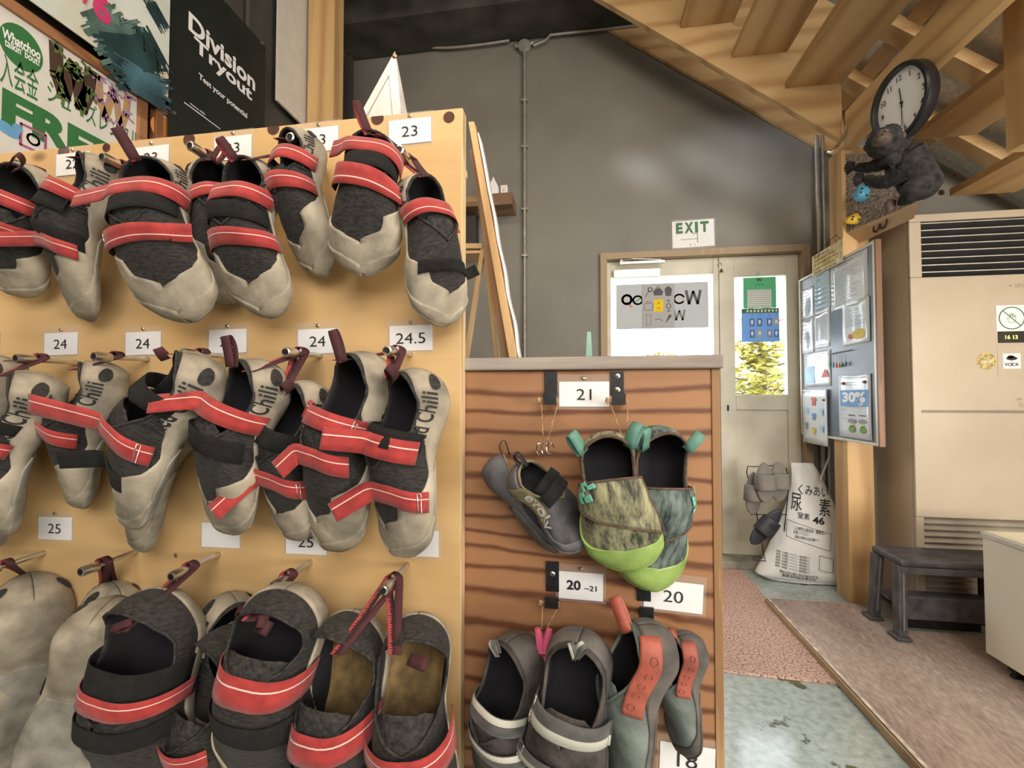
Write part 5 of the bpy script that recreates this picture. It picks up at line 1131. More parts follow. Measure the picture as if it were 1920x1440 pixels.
mb=MB(); mb.box((BX-.004,y0-.012,z0),(BX+.020,y0-.0005,z1)); part('edge_strip',mb,wood('walnut',(.16,.075,.035),(.26,.13,.07),2,1,.5,ring=10,knots=False),t,label='brown wooden edge strip')
# helper: papers on the board. pixel corners measured on the board plane
def bp_(px,py,x=BX-.001): return at(px,py,X=x)
def paper(name,label,px0,py0,px1,py1,hpx,fill,cat='paper',group=None,tilt=0,off=.0,mat=None,yend=None):
    """px0,py0 = upper far corner; px1 = near side; hpx = lower far corner y"""
    a=bp_(px0,py0); b=bp_(px1,py1); c=bp_(px0,hpx); w=a.y-b.y; h=a.z-c.z
    X=BX+.0035-off; tt=thing(name,label,cat,base=(X,(a.y+b.y)/2,c.z),group=group)
    s=Sheet((X,a.y,c.z),(0,-1,0),(0,0,1),(-1,0,0)); 
    G=[[s.p(w*i/8,h*j/8,.0008+.0028*math.sin(i*.9+px0)*(.3+.7*abs(math.sin(j*.5)))) for j in range(9)] for i in range(9)]
    mb=MB(); mb.grid(G); part('sheet',mb,mat or M_GLOSSP,tt,smooth='all',solid=.0005,soff=0)
    s.o=s.o+s.n*.0040
    fill(s,w,h); s.flush(tt,PM,{'magenta':'print_red','red':'print_red','blue':'print_blue','grey':'print_lines','ink':'lettering','green':'print_green','yellow':'print_yellow','white':'white_lettering','lb':'print_pale_blue'})
    return tt
M_GLOSSP=plain('glossy_paper',(.72,.76,.80),.18,var=.04,scale=8,coat=.5)
PM={'grey':plain('print_grey_lines',(.28,.29,.32),.6),'ink':M_INK,'red':plain('print_red',(.62,.10,.07),.6),'blue':plain('print_blue',(.12,.32,.62),.6),'lb':plain('print_pale_blue',(.42,.62,.80),.6),'green':plain('print_leaf',(.16,.34,.08),.6),'yellow':plain('print_yellow',(.75,.55,.06),.6),'white':M_PAPER}
def lines(s,w,h,n=12,top=.86,bot=.08,key='grey',x0=.1,x1=.9,seed=1,th=.0022):
    rr=random.Random(seed)
    for k in range(n):
        y=h*(top+(bot-top)*k/max(1,n-1)); x=w*x0; xe=w*(x0+(x1-x0)*rr.uniform(.55,1))
        while x<xe:
            l=rr.uniform(.006,.03); s.rect(key,x,y-th/2,min(xe,x+l),y+th/2); x+=l+.004
P='papers pinned on the notice board'
paper('notice_paper','grey-blue notice sheet at the upper left of the notice board',1502,545,1524,532,600,lambda s,w,h:lines(s,w,h,8),group=P)
paper('notice_paper','narrow lower-left sheet under the leftmost notice',1503,603,1524,598,665,lambda s,w,h:lines(s,w,h,7,seed=2),group=P)
paper('notice_paper','pale blue printed calendar sheet in the upper middle of the board',1524,512,1553,503,592,lambda s,w,h:([s.rect('lb',w*.08,h*(.08+.1*k),w*.92,h*(.14+.1*k)) for k in range(8)],lines(s,w,h,8,key='ink',seed=3)),group=P,off=.001)
paper('notice_paper','wavy text sheet under the pale blue calendar',1524,592,1554,590,655,lambda s,w,h:lines(s,w,h,12,seed=4),group=P,off=.001)
paper('notice_paper','large white notice with two headings at the upper right of the board',1556,500,1624,468,585,lambda s,w,h:(lines(s,w,h,2,top=.93,bot=.88,key='ink',x0=.25,x1=.75,seed=5),lines(s,w,h,16,top=.8,seed=6)),group=P,off=.0015)
paper('notice_paper','white notice with a yellow drawing, right middle of the board',1579,572,1629,554,650,lambda s,w,h:(lines(s,w,h,9,top=.9,bot=.45,seed=7),s.ell('yellow',w*.62,h*.22,w*.25,h*.12),s.ell('red',w*.3,h*.2,w*.08,h*.06)),group=P,off=.002)
paper('notice_paper','pale sheet with a red cone drawing above the keys',1507,664,1556,655,726,lambda s,w,h:(s.rect('lb',w*.05,h*.1,w*.42,h*.6),s.poly('red',[(w*.68,h*.25),(w*.98,h*.25),(w*.82,h*.5)]),s.line('green',[(w*.9,h*.5),(w*.97,h*.75)],.004),lines(s,w,h,4,top=.9,bot=.7,seed=8)),group=P,off=.001)
def shirts(s,w,h):
    lines(s,w,h,2,top=.96,bot=.93,key='ink',x0=.15,x1=.6)
    def tee(cx,cy,q,key): s.poly(key,[(cx-q,cy-q*1.3),(cx+q,cy-q*1.3),(cx+q,cy+q*.4),(cx+q*1.7,cy+q*.3),(cx+q*1.3,cy+q*1.2),(cx+q*.5,cy+q*1.4),(cx-q*.5,cy+q*1.4),(cx-q*1.3,cy+q*1.2),(cx-q*1.7,cy+q*.3),(cx-q,cy+q*.4)])
    tee(w*.5,h*.78,.018,'red')
    for x,y,k in ((.22,.6,'lb'),(.8,.6,'lb'),(.5,.5,'blue'),(.2,.32,'grey'),(.5,.24,'yellow'),(.8,.3,'lb')): tee(w*x,h*y,.015,k)
    lines(s,w,h,1,top=.07,bot=.07,x0=.1,x1=.7)
paper('shirt_flyer','white flyer with small coloured T-shirts at the lower left of the board',1507,731,1553,727,828,shirts,off=.012)
def off30(s,w,h):
    s.rect('blue',w*.06,h*.5,w*.94,h*.76); s.text('white','30%',w*.5,h*.65,h*.15,w=w*.72,bold=.05,d=.0014); s.text('white','OFF',w*.72,h*.535,h*.05,bold=.03,d=.0014)
    lines(s,w,h,3,top=.93,bot=.84,key='grey',x0=.25,x1=.8,seed=11)
    for k in range(2):
        cx=w*(.42+.34*k); s.ell('green',cx,h*.14,w*.10,h*.055); s.ell('grey',cx,h*.27,w*.13,h*.035); s.ell('yellow',cx,h*.2,w*.05,h*.02); s.line('ink',[(cx-w*.1,h*.36),(cx+w*.1,h*.36)],.004)
    lines(s,w,h,3,top=.44,bot=.30,key='grey',x0=.05,x1=.3,seed=12)
paper('discount_poster','white poster with 30% OFF in a blue band at the lower right of the board',1572,705,1632,700,817,off30,off=.002)
# calendar hung above the board
a=at(1522,485,X=BX-.012); b=at(1580,445,X=BX-.012); c=at(1522,520,X=BX-.012)
t=thing('hanging_calendar','yellowish printed calendar strip hanging on a string above the notice board','calendar',base=(BX-.012,(a.y+b.y)/2,c.z))
s=Sheet((BX-.012,a.y,c.z),(0,-1,0),(0,0,1),(-1,0,0)); w_=a.y-b.y; h_=a.z-c.z+.01
mb=MB(); mb.prism([s.p(0,0,0),s.p(w_,0,0),s.p(w_,h_,0),s.p(0,h_,0)],(.001,0,0)); part('sheet',mb,plain('calendar_yellow',(.72,.60,.36),.4,var=.3,scale=30),t)
lines(s,w_,h_,5,key='ink',seed=21,th=.004); lines(s,w_,h_,4,top=.7,bot=.2,key='yellow',seed=22,th=.006); s.flush(t,PM,{'ink':'lettering','yellow':'print_yellow'})
mb=MB(); mb.tube([s.p(w_*.1,h_),at(1568,440,X=BX+.008),s.p(w_*.95,h_)],.0012,5); part('hanging_string',mb,M_INK,t)
# magnets and keys
for k,(px,py) in enumerate(((1581,719),(1621,716),(1508,735),(1547,750))):
    q=bp_(px,py,BX-.004); mb=MB(); mb.lathe((BX-.001 if k!=3 else BX-.006,q.y,q.z),(-1,0,0),[(.008,0),(.009,.004),(.005,.006),(.006,.012),(.001,.012)],14); single('push_pin',mb,plain('pin_brown',(.22,.09,.06),.35),['left pin of the 30% poster','right pin of the 30% poster','pin at the upper left of the T-shirt flyer','reddish pin at the upper right of the T-shirt flyer'][k],'pin',group=None,smooth=True)
q0_=bp_(1555,664); q1_=bp_(1597,656); t=thing('key_rail','small dark key rail on the notice board','key rail',base=tuple(q0_)); mb=MB(); mb.tube([q0_+V((-.004,0,0)),q1_+V((-.004,0,0))],.003,8); part('rail',mb,M_STEELD,t)
for k,(px,py,col,lb) in enumerate(((1556,683,(.05,.35,.12),'green'),(1562,686,(.1,.3,.6),'blue'),(1568,685,(.65,.10,.05),'red'),(1573,685,(.75,.2,.04),'orange'),(1578,683,(.05,.35,.12),'dark green'),(1586,682,(.03,.03,.03),'black'))):
    a=bp_(px,664,BX-.006); b=bp_(px,py,BX-.006); t=thing('key_tag',lb+' key tag hanging on the key rail of the notice board','key tag',base=tuple(b),group=None)
    mb=MB(); mb.ball(b,(.004,.009,.013),n=12,m=8); part('tag',mb,plain('tag_'+lb.replace(' ','_'),col,.4),t,smooth=True)
    mb=MB(); mb.tube([a,b+V((0,0,.01))],.0011,5); part('key_ring',mb,M_STEEL,t)
# ---------------------------------------------------------------- things by the door on the floor
# speckled mat
m,nt,b=newmat('mat_speckled'); L=nt.links; tc=N(nt,'ShaderNodeTexCoord'); n1=N(nt,'ShaderNodeTexNoise'); n1.inputs['Scale'].default_value=120; n1.inputs['Detail'].default_value=3; L.new(tc.outputs['Object'],n1.inputs['Vector'])
r1=ramp(nt,[(.34,(.16,.07,.055)),(.45,(.55,.35,.28)),(.70,(.74,.54,.47))]); L.new(n1.outputs['Fac'],r1.inputs[0]); L.new(r1.outputs[0],b.inputs['Base Color']); b.inputs['Roughness'].default_value=.95
bp=N(nt,'ShaderNodeBump'); bp.inputs['Strength'].default_value=.8; bp.inputs['Distance'].default_value=.006; L.new(n1.outputs['Fac'],bp.inputs['Height']); L.new(bp.outputs[0],b.inputs['Normal']); M_MAT=m
c1=at(1570,1280,Z=.01); c2=at(1353,1256,Z=.01); c3=at(1353,1075,Z=.01); c4=at(1400,1073,Z=.01)
c2=V((.2,c1.y+ (c2.y-c1.y)/(c2.x-c1.x)*(.2-c1.x),.01)); c3=V((.35,3.02,.01)); c4=V((.98,3.02,.01))
mb=MB(); mb.prism([V((p.x,p.y,.001)) for p in (c2,c1,c4,c3)],(0,0,.009)); single('door_mat',mb,M_MAT,'pink-brown speckled mat lying before the door','mat')
# worn plywood platform
e0=at(1437,1120,Z=.04); e1=at(1735,1440,Z=.04); dr=(e1-e0).normalized()
e2=e1+dr*.9; 
m,nt,b=newmat('platform_worn'); L=nt.links; tc=N(nt,'ShaderNodeTexCoord'); mp=N(nt,'ShaderNodeMapping'); mp.inputs['Rotation'].default_value=(0,0,-.5); mp.inputs['Scale'].default_value=(1.6,.5,1); L.new(tc.outputs['Object'],mp.inputs[0])
n1=N(nt,'ShaderNodeTexNoise'); n1.inputs['Scale'].default_value=2.6; n1.inputs['Detail'].default_value=8; n1.inputs['Roughness'].default_value=.7; L.new(mp.outputs[0],n1.inputs[0]); n2=N(nt,'ShaderNodeTexNoise'); n2.inputs['Scale'].default_value=55; n2.inputs['Detail'].default_value=5; L.new(mp.outputs[0],n2.inputs[0])
ad=N(nt,'ShaderNodeMath',operation='MULTIPLY_ADD'); ad.inputs[1].default_value=.45; L.new(n2.outputs[0],ad.inputs[0]); ml=N(nt,'ShaderNodeMath',operation='MULTIPLY'); ml.inputs[1].default_value=.6; L.new(n1.outputs[0],ml.inputs[0]); L.new(ml.outputs[0],ad.inputs[2])
r1=ramp(nt,[(.38,(.20,.14,.12)),(.50,(.34,.255,.215)),(.60,(.43,.34,.29)),(.70,(.60,.51,.45))]); L.new(ad.outputs[0],r1.inputs[0]); L.new(r1.outputs[0],b.inputs['Base Color']); b.inputs['Roughness'].default_value=.42
bp=N(nt,'ShaderNodeBump'); bp.inputs['Strength'].default_value=.25; bp.inputs['Distance'].default_value=.003; L.new(ad.outputs[0],bp.inputs['Height']); L.new(bp.outputs[0],b.inputs['Normal']); M_PLAT=m
t=thing('floor_platform','worn brownish plywood platform with a pale edge on the floor','platform',base=(1.6,1.8,0))
mb=MB(); mb.prism([V((e0.x,e0.y,.002)),V((e2.x,e2.y,.002)),V((3.4,e2.y,.002)),V((3.4,2.30,.002)),V((1.40,2.30,.002)),V((1.378,e0.y+.0,.002))],(0,0,.036)); part('board',mb,M_PLAT,t,bevel=.003)
pn=V((dr.y,-dr.x,0)); 
if pn.x>0: pn=-pn
mb=MB(); mb.prism([V((p.x,p.y,.003)) for p in (e0+pn*.0008,e2+pn*.0008,e2+pn*.006,e0+pn*.006)],(0,0,.030)); part('edge_strip',mb,wood('edge_raw',(.33,.22,.12),(.50,.36,.22),1,1,.7,ring=10,knots=False),t,label='raw wooden edge of the platform')
mb=MB(); mb.prism([V((p.x,p.y,.0385)) for p in (e0-pn*.0,e2-pn*.0,e2-pn*.012,e0-pn*.012)],(0,0,.0009)); part('worn_rim',mb,plain('rim_pale',(.62,.52,.43),.7,var=.3,scale=30),t,label='pale worn rim')
# fertiliser bag
M_BAG=plain('bag_white_plastic',(.82,.82,.83),.38,var=.06,scale=8,bump=.5,bscale=14)
BY=2.93
t=thing('fertiliser_bag','white plastic sack with Japanese lettering and 46 leaning by the post','bag',base=tuple(at(1500,1085,Z=0.0)))
prof=[(868,1483,1524,.012),(885,1484,1536,.03),(910,1484,1548,.055),(950,1474,1568,.09),(1000,1455,1590,.12),(1040,1436,1608,.14),(1066,1420,1616,.14),(1078,1414,1618,.11),(1090,1438,1612,.06)]
def bagpt(g,k,off=0):
    """g 0..1 from top, k angle"""
    i=g*(len(prof)-1); a=int(min(i,len(prof)-2)); f=i-a; P0,P1=prof[a],prof[a+1]; y=P0[0]+(P1[0]-P0[0])*f; xl=P0[1]+(P1[1]-P0[1])*f; xr=P0[2]+(P1[2]-P0[2])*f; dp=P0[3]+(P1[3]-P0[3])*f
    Yc=BY+.10-.12*g
    A_=at(xl,y,Y=Yc); B_=at(xr,y,Y=Yc); c=(A_+B_)/2; hw=(B_-A_).length/2
    ca,sa=math.cos(k),math.sin(k); ca=math.copysign(abs(ca)**.8,ca)
    rip=1+.03*math.sin(k*5+g*9)*g; wr=.010*mnoise.noise(V((ca*2.2+5,sa*2.2,g*5)))+.006*mnoise.noise(V((ca*6,sa*6+3,g*13)))*(.4+g)
    p=c+V(((hw+off)*ca*rip,-(dp*.75+off+wr)*sa,0)); p.z=max(p.z-.0*sa,.006); return p
mb=MB(); G=[[bagpt(i/24,2*PI*j/40) for j in range(41)] for i in range(25)]; mb.grid(G); mb.f.append([24*41+j for j in range(40)]); mb.uv.append([(0,0)]*40); mb.mi.append(0)
part('sack',mb,M_BAG,t,merge=True,smooth='all')
def bagtext(txt,x0,y0,x1,hpx,name='lettering',bold=.02):
    """print on the sack front following its surface; px frame"""
    vs,fs,(a0,a1,b0,b1)=textmesh(txt,bold); out=[]
    for v in vs:
        px=x0+(v.x-a0)/(a1-a0)*(x1-x0); py=y0-(v.y-.36)/.73*hpx+(px-x0)*.10
        out.append(bagfront(px,py))
    m_=MB(); m_.add(out,fs); return m_
def bagfront(px,py,off=.004):
    ys=[p_[0] for p_ in prof]
    g=0
    for i in range(len(prof)-1):
        if ys[i]<=py<=ys[i+1]: g=(i+(py-ys[i])/(ys[i+1]-ys[i]))/(len(prof)-1)
    if py>ys[-1]: g=1
    lo,hi=PI*.02,PI*.98
    for _ in range(26):
        m_=(lo+hi)/2; p=bagpt(g,m_,off); d=p-CAM; u=d.dot(_r)/d.dot(_fw)*FPX+960
        if u>px: lo=m_
        else: hi=m_
    return bagpt(g,(lo+hi)/2,off)
BT=[('くみあい',1497,915,1553,15),('尿',1483,938,1503,26),('素',1536,946,1557,24),('窒素',1496,962,1518,9),('46',1524,968,1546,12),('この肥料は園芸用・農業用に',1489,985,1548,5),('お使いください',1488,992,1516,5),('保管は直射日光を避けて',1490,1000,1536,4.5)]
for k in range(6): BT.append(('保証票・正味重量二十キログラム・窒素全量四十六',1456-k*.6,1030+k*5,1518,3.2))
BT.append(('開封後はお早めに使用し子供の手の届かない所に置く',1462,1064,1535,5)); BT.append(('農業協同組合連合会',1466,1071,1530,5))
allm=MB()
for b_ in BT:
    m_=bagtext(*b_,bold=.03 if b_[0]=='46' else .003); allm.add(m_.v,m_.f)
part('lettering',allm,M_INK,t)
mb=MB()
for box in ([(1476,972),(1559,992),(1557,1022),(1474,1001)],[(1537,1030),(1563,1036),(1561,1060),(1536,1056)]):
    for i in range(4):
        a=box[i]; b_=box[(i+1)%4]
        mb.tube([bagfront(a[0]+(b_[0]-a[0])*k/6,a[1]+(b_[1]-a[1])*k/6,.0045) for k in range(7)],.0010,4)
part('printed_frame',mb,M_INK,t)
# wire slipper rack with sandals
SRY=2.93
t=thing('slipper_rack','thin black wire rack standing before the lower door panel','rack',base=tuple(at(1435,1055,Y=SRY)))
mb=MB(); mb.tube([at(x,y,Y=SRY-.02) for x,y in ((1411,875),(1402,874),(1400,885),(1418,960),(1432,1040),(1436,1052),(1412,1050),(1412,1046),(1432,1046))],.003,6)
mb.tube([at(x,y,Y=SRY) for x,y in ((1411,875),(1450,873),(1474,878),(1478,920),(1470,1000),(1462,1048))],.003,6)
for y in (905,965): mb.tube([at(1408,y,Y=SRY-.01),at(1476,y,Y=SRY)],.0025,6)
part('wire_frame',mb,plain('wire_black',(.03,.025,.025),.4,.5),t,smooth=True)
M_SLG=plain('sandal_grey',(.20,.185,.17),.7,var=.15); M_SLB=plain('sandal_navy',(.045,.05,.065),.55,var=.2); M_SLD=plain('sandal_dark',(.045,.038,.036),.8)
def sandal(px,py,Y,L,ang,m1,m2,label,yaw=0,group=None,holes=False,w=.048):
    c=at(px,py,Y=Y); a=R(ang); ya=V((math.sin(a),0,-math.cos(a))); z=V((math.sin(R(yaw)),-math.cos(R(yaw)),0)); z=(z-ya*z.dot(ya)).normalized(); x=ya.cross(z)
    M=Matrix(((x.x,ya.x,z.x,c.x),(x.y,ya.y,z.y,c.y),(x.z,ya.z,z.z,c.z),(0,0,0,1))); t=thing('sandal',label,'sandal',M=M,group=group)
    def hw(u): return w*(.78+.22*math.sin((u-.1)*PI))*math.sqrt(max(0,1-abs(2*u-1)**3.2))
    G=[[V((hw(i/20)*math.cos(b_),(i/20-.5)*L,.010*math.copysign(abs(math.sin(b_))**.5,math.sin(b_)))) for b_ in [2*PI*j/20 for j in range(21)]] for i in range(21)]
    mb=MB(); mb.grid(G); part('footbed',mb,m1,t,local=True,merge=True,smooth='all')
    G=[[V(((hw(.28+.38*i/10)+.006)*math.cos(PI*j/14)*-1,(-.5+.28+.38*i/10)*L,-.006+(.052+.006*i/10)*math.sin(PI*j/14)**.6)) for j in range(15)] for i in range(11)]
    mb=MB(); mb.grid(G); st_=part('upper_band',mb,[m2,m1],t,local=True,smooth='all',solid=.006,soff=0,matoff=1)
    if holes:
        for k in range(4): 
            mb=MB(); mb.obox(V((-.02+.013*k,(-.5+.42)*L,.052-.004*abs(k-1.5))),(1,0,0),(0,1,0),(0,0,1),.0035,.012,.004); part('slot',mb,M_SLD,st_,local=True)
    return t
G5='grey slide sandals on the rack'
sandal(1412,925,SRY-.05+.0,.25,-2,M_SLG,M_SLD,'left grey slide sandal on the upper rack, dark inside',yaw=15,group=G5)
sandal(1434,905,SRY-.11,.235,2,M_SLG,M_SLD,'middle grey slide sandal on the upper rack',yaw=0,group=G5)
sandal(1460,903,SRY-.06,.235,0,M_SLG,M_SLD,'right grey slide sandal on the upper rack',yaw=-10,group=G5)
sandal(1436,988,SRY-.09,.26,-38,M_SLB,M_SLD,'navy slotted sandal hanging low on the wire rack',yaw=10,holes=True)
# cable behind the bag
mb=MB(); mb.tube([at(x,y,Y=2.9) for x,y in ((1556,835),(1556,855),(1548,875),(1541,892),(1537,905))],.006,8); single('cable',mb,plain('cable_grey',(.35,.34,.33),.5),'grey cable hanging behind the notice board above the sack','cable',smooth=True)
# ---------------------------------------------------------------- step stool
M_ST=plain('stool_dark_grey',(.085,.082,.088),.42,var=.35,scale=18,bump=.2,bscale=120)
f1=at(1693,1197,Z=.04); yS=f1.y; 
tzS=at(1705,1050,Y=yS).z; x0s=at(1672,1060,Y=yS+.02).x; 
t=thing('step_stool','dark grey plastic step stool standing in front of the air conditioner','stool',base=(x0s+.2,yS,.04))
x1s=x0s+.50; y1s=min(yS+.30,AY-.05)
mb=MB(); mb.box((x0s+.02,yS-.005,tzS-.03),(x1s,y1s,tzS)); part('seat',mb,M_ST,t,bevel=.01)
mb=MB(); mb.box((x0s+.02,yS-.008,tzS-.06),(x1s,yS+.004,tzS-.031)); part('apron',mb,M_ST,t,bevel=.004)
for (x,y,sx,sy) in ((x0s+.03,yS+.02,-1,-1),(x0s+.03,y1s-.03,-1,1),(x1s-.03,yS+.02,1,-1),(x1s-.03,y1s-.03,1,1)):
    top=V((x,y,tzS-.03)); bot=V((x+sx*.012,y+sy*.015,.052)); mb=MB(); mb.beam(bot,top,.035,.045,up=(0,1,0)); lg=part('leg',mb,M_ST,t,bevel=.004)
    mb=MB(); mb.obox(bot+V((sx*.004,sy*.002,-.0045)),(1,0,0),(0,1,0),(0,0,1),.030,.036,.0068); part('foot_pad',mb,M_ST,lg,bevel=.004)
    mb=MB(); mb.beam(bot+V((0,-.024*1,.03)),top+V((0,-.024,-.01)),.006,.004,up=(0,1,0)); part('rib',mb,plain('stool_rib_grey',(.2,.2,.21),.4),lg)  # ribs in a lighter grey than the legs
mb=MB(); mb.box((x0s+.03,yS+.10,.16),(x1s-.03,yS+.18,.18)); part('lower_bar',mb,M_ST,t,bevel=.004)
mb=MB(); mb.box((x0s+.05,yS+.05,.10),(x1s-.03,yS+.07,.20)); part('brace',mb,M_ST,t,bevel=.004)
mb=MB(); mb.box((x0s+.08,y1s-.10,.041),(x0s+.40,y1s-.05,.09)); single('black_crate',mb,M_BLK,'low black box under the intake behind the stool','box',bevel=.006)
# ---------------------------------------------------------------- white cart on casters
M_CART=plain('cart_white',(.80,.76,.64),.35,var=.03,scale=3)
k0=at(1848,1223,Z=.085); k1=at(1845,997,Y=k0.y); 
dirn=(at(1920,1268,Z=.085)-k0); dirn.z=0; dirn.normalize(); nrm=V((-dirn.y,dirn.x,0)); 
if nrm.y<0: nrm=-nrm
t=thing('white_cart','white cabinet on black casters cut by the right border','cart',base=tuple(k0))
CW=.62; CH=k1.z-.085
def cbox(a,b,c,d,z0,z1): 
    P=[k0+dirn*a+nrm*c,k0+dirn*b+nrm*c,k0+dirn*b+nrm*d,k0+dirn*a+nrm*d]; m_=MB(); m_.prism([V((p.x,p.y,z0)) for p in P],(0,0,z1-z0)); return m_
part('body',cbox(0,CW,0,.45,.085,.085+CH-.021),M_CART,t,bevel=.003)
part('top_board',cbox(-.004,CW+.004,-.004,.454,.085+CH-.02,.085+CH),plain('cart_edge_grey',(.62,.60,.55),.4),t,bevel=.002)
mb=cbox(.002,.35,.004,.44,.085+CH+.0005,.085+CH+.004); part('top_sheet',mb,plain('cart_top_cream',(.80,.74,.55),.4),t)
for a,c in ((.08,.05),(CW-.08,.05),(.08,.40),(CW-.08,.40)):
    o=k0+dirn*a+nrm*c; mb=MB(); mb.lathe((o.x,o.y,0.032)-nrm*.012 if 0 else V((o.x,o.y,.031))-dirn*.012,dirn,[(.012,0),(.028,.001),(.030,.005),(.030,.019),(.028,.023),(.012,.024)],20); cs=part('caster',mb,M_BLK,t,smooth=True)
    mb=MB(); mb.obox(V((o.x,o.y,.071)),dirn,nrm,(0,0,1),.018,.028,.0125); part('caster_fork',mb,M_BLK,cs,bevel=.003)
# ---------------------------------------------------------------- left wall: framed posters
M_FRM=wood('frame_redbrown',(.20,.085,.035),(.34,.16,.075),1,1.2,.45,ring=10,knots=False)
M_WPO=plain('poster_white',(.66,.64,.60),.4,var=.03)
PXW=LX+.045
class Wall(Sheet):
    def __init__(s,x): Sheet.__init__(s,(x,0,0),(0,1,0),(0,0,1),(1,0,0)); s.x=x
    def q(s,px,py): p=at(px,py,X=s.x); return p.y,p.z
def wsheet(name,label,x,Y0,Y1,Z0,Z1,mat,cat='poster',th=.003,frame=None,fw=.035):
    t=thing(name,label,cat,base=(x,(Y0+Y1)/2,Z0)); mb=MB(); mb.box((x-th,Y0,Z0),(x,Y1,Z1)); part('sheet',mb,mat,t)
    if frame:
        for a,b in (((x-.02,Y0-fw,Z1+.0005),(x+.012,Y1+fw,Z1+fw)),((x-.02,Y0-fw,Z0-fw),(x+.012,Y1+fw,Z0-.0005)),((x-.02,Y0-fw,Z0),(x+.012,Y0-.0005,Z1)),((x-.02,Y1+.0005,Z0),(x+.012,Y1+fw,Z1))):
            mb=MB(); mb.box(a,b); part('frame_rail',mb,frame,t,bevel=.002)
    return t
s=Wall(PXW); y1,zt1=s.q(257,182); ztop=s.q(130,97)[1]; ztop=(ztop+zt1)/2
t=wsheet('framed_poster','white framed poster with green FREE lettering on the left wall',PXW,.25,y1,1.7,ztop,M_WPO,frame=M_FRM)
def hz(a,b): return abs(s.q(*a)[1]-s.q(*b)[1])
def yz(px,py): return s.q(px,py)
a=yz(5,185); c=yz(72,221); pitch=c[0]-a[0]; hF=hz((14,156),(10,212)); zc=(a[1]+c[1])/2
s.text('green','FREE',a[0]+pitch*1.85,zc-.015,hF*1.05,w=pitch*3.75,bold=.055,d=.001)
e=yz(40,90); s.ell('green',e[0],e[1],(yz(83,120)[0]-yz(0,70)[0])/2,hz((40,50),(40,130))/2,d=.001)
s.text('white','Whatchoo',yz(40,82)[0],yz(40,82)[1],.030,w=(yz(78,105)[0]-yz(2,58)[0])*.95,bold=.03,d=.002)
s.text('white',"talkin' bout?",yz(42,98)[0],yz(42,98)[1],.024,w=(yz(76,115)[0]-yz(6,78)[0])*.95,bold=.02,d=.002)
a=yz(2,130); b=yz(70,160); s.text('green','入会金',(a[0]+b[0])/2,(a[1]+b[1])/2,.075,w=(b[0]-a[0])*1.05,bold=.004,d=.001)
a=yz(86,175); b=yz(262,262); s.text('green','シューズレンタル',(a[0]+b[0])/2,(a[1]+b[1])/2,.06,w=(b[0]-a[0])*.98,bold=.004,d=.001)
def coral(key,c0,w,h,thick,seed,key2):
    pts=[(-.5,.5),(-.45,-.1),(-.25,-.45),(-.08,.2),(.0,.35),(.12,.15),(.25,-.5),(.45,-.05),(.5,.45)]
    s.line(key,[(c0[0]+x*w,c0[1]+y*h) for x,y in pts],thick,d=.0012)
    rr=random.Random(seed)
    for x,y in pts:
        for k in range(5):
            a=rr.uniform(0,2*PI); l=rr.uniform(.01,.034); s.line(key2,[(c0[0]+x*w,c0[1]+y*h),(c0[0]+x*w+l*math.cos(a),c0[1]+y*h+l*math.sin(a))],thick*.25,d=.0014)
c1_=yz(137,152); coral('dark',c1_,yz(170,170)[0]-yz(105,130)[0],.15,.04,4,'moss'); c2_=yz(212,197); coral('tan',c2_,yz(240,215)[0]-yz(186,180)[0],.14,.026,5,'purple')
b=yz(12,238); s.ell('blue',b[0],b[1]-.005,.034,.017,d=.0012,rot=-.3); s.ell('blue',b[0]+.026,b[1]+.012,.013,.012,d=.0013); s.poly('blue',[(b[0]-.045,b[1]+.03),(b[0]+.015,b[1]-.005),(b[0]-.012,b[1]-.018)],d=.0014)
i=yz(62,262); hh=.032; s.line('plum',[(i[0]-hh,i[1]-hh),(i[0]+hh,i[1]-hh),(i[0]+hh,i[1]+hh),(i[0]-hh,i[1]+hh)],.007,closed=True,d=.0012); s.ring('plum',i[0],i[1],.015,.015,.006,d=.0012); s.ell('plum',i[0]+.018,i[1]+.02,.004,.004,d=.0012)
PL={'green':M_GRN,'white':M_PAPER,'dark':M_BRN2,'moss':plain('print_moss',(.10,.15,.04),.6),'tan':plain('print_tan',(.42,.26,.12),.6),'purple':plain('print_purple',(.36,.20,.34),.6),'blue':plain('print_sky',(.14,.36,.62),.6),'plum':plain('print_plum',(.36,.08,.20),.6)}
s.flush(t,PL,{'green':'green_lettering','white':'white_lettering','dark':'dark_w_emblem','moss':'moss_print','tan':'coral_w_emblem','purple':'coral_branches','blue':'bird_icon','plum':'camera_icon'})
# second small framed poster
s=Wall(PXW); ya=y1+.10; t=wsheet('framed_poster','narrow framed white sheet with an orange shape, right of the FREE poster',PXW,ya,ya+.62,1.7,ztop,M_WPO,frame=M_FRM,fw=.03)
o=s.q(318,244); s.ell('orange',o[0],o[1]-.02,.085,.06,d=.001); s.flush(t,{'orange':plain('print_orange',(.65,.25,.05),.6)},{'orange':'orange_print'})
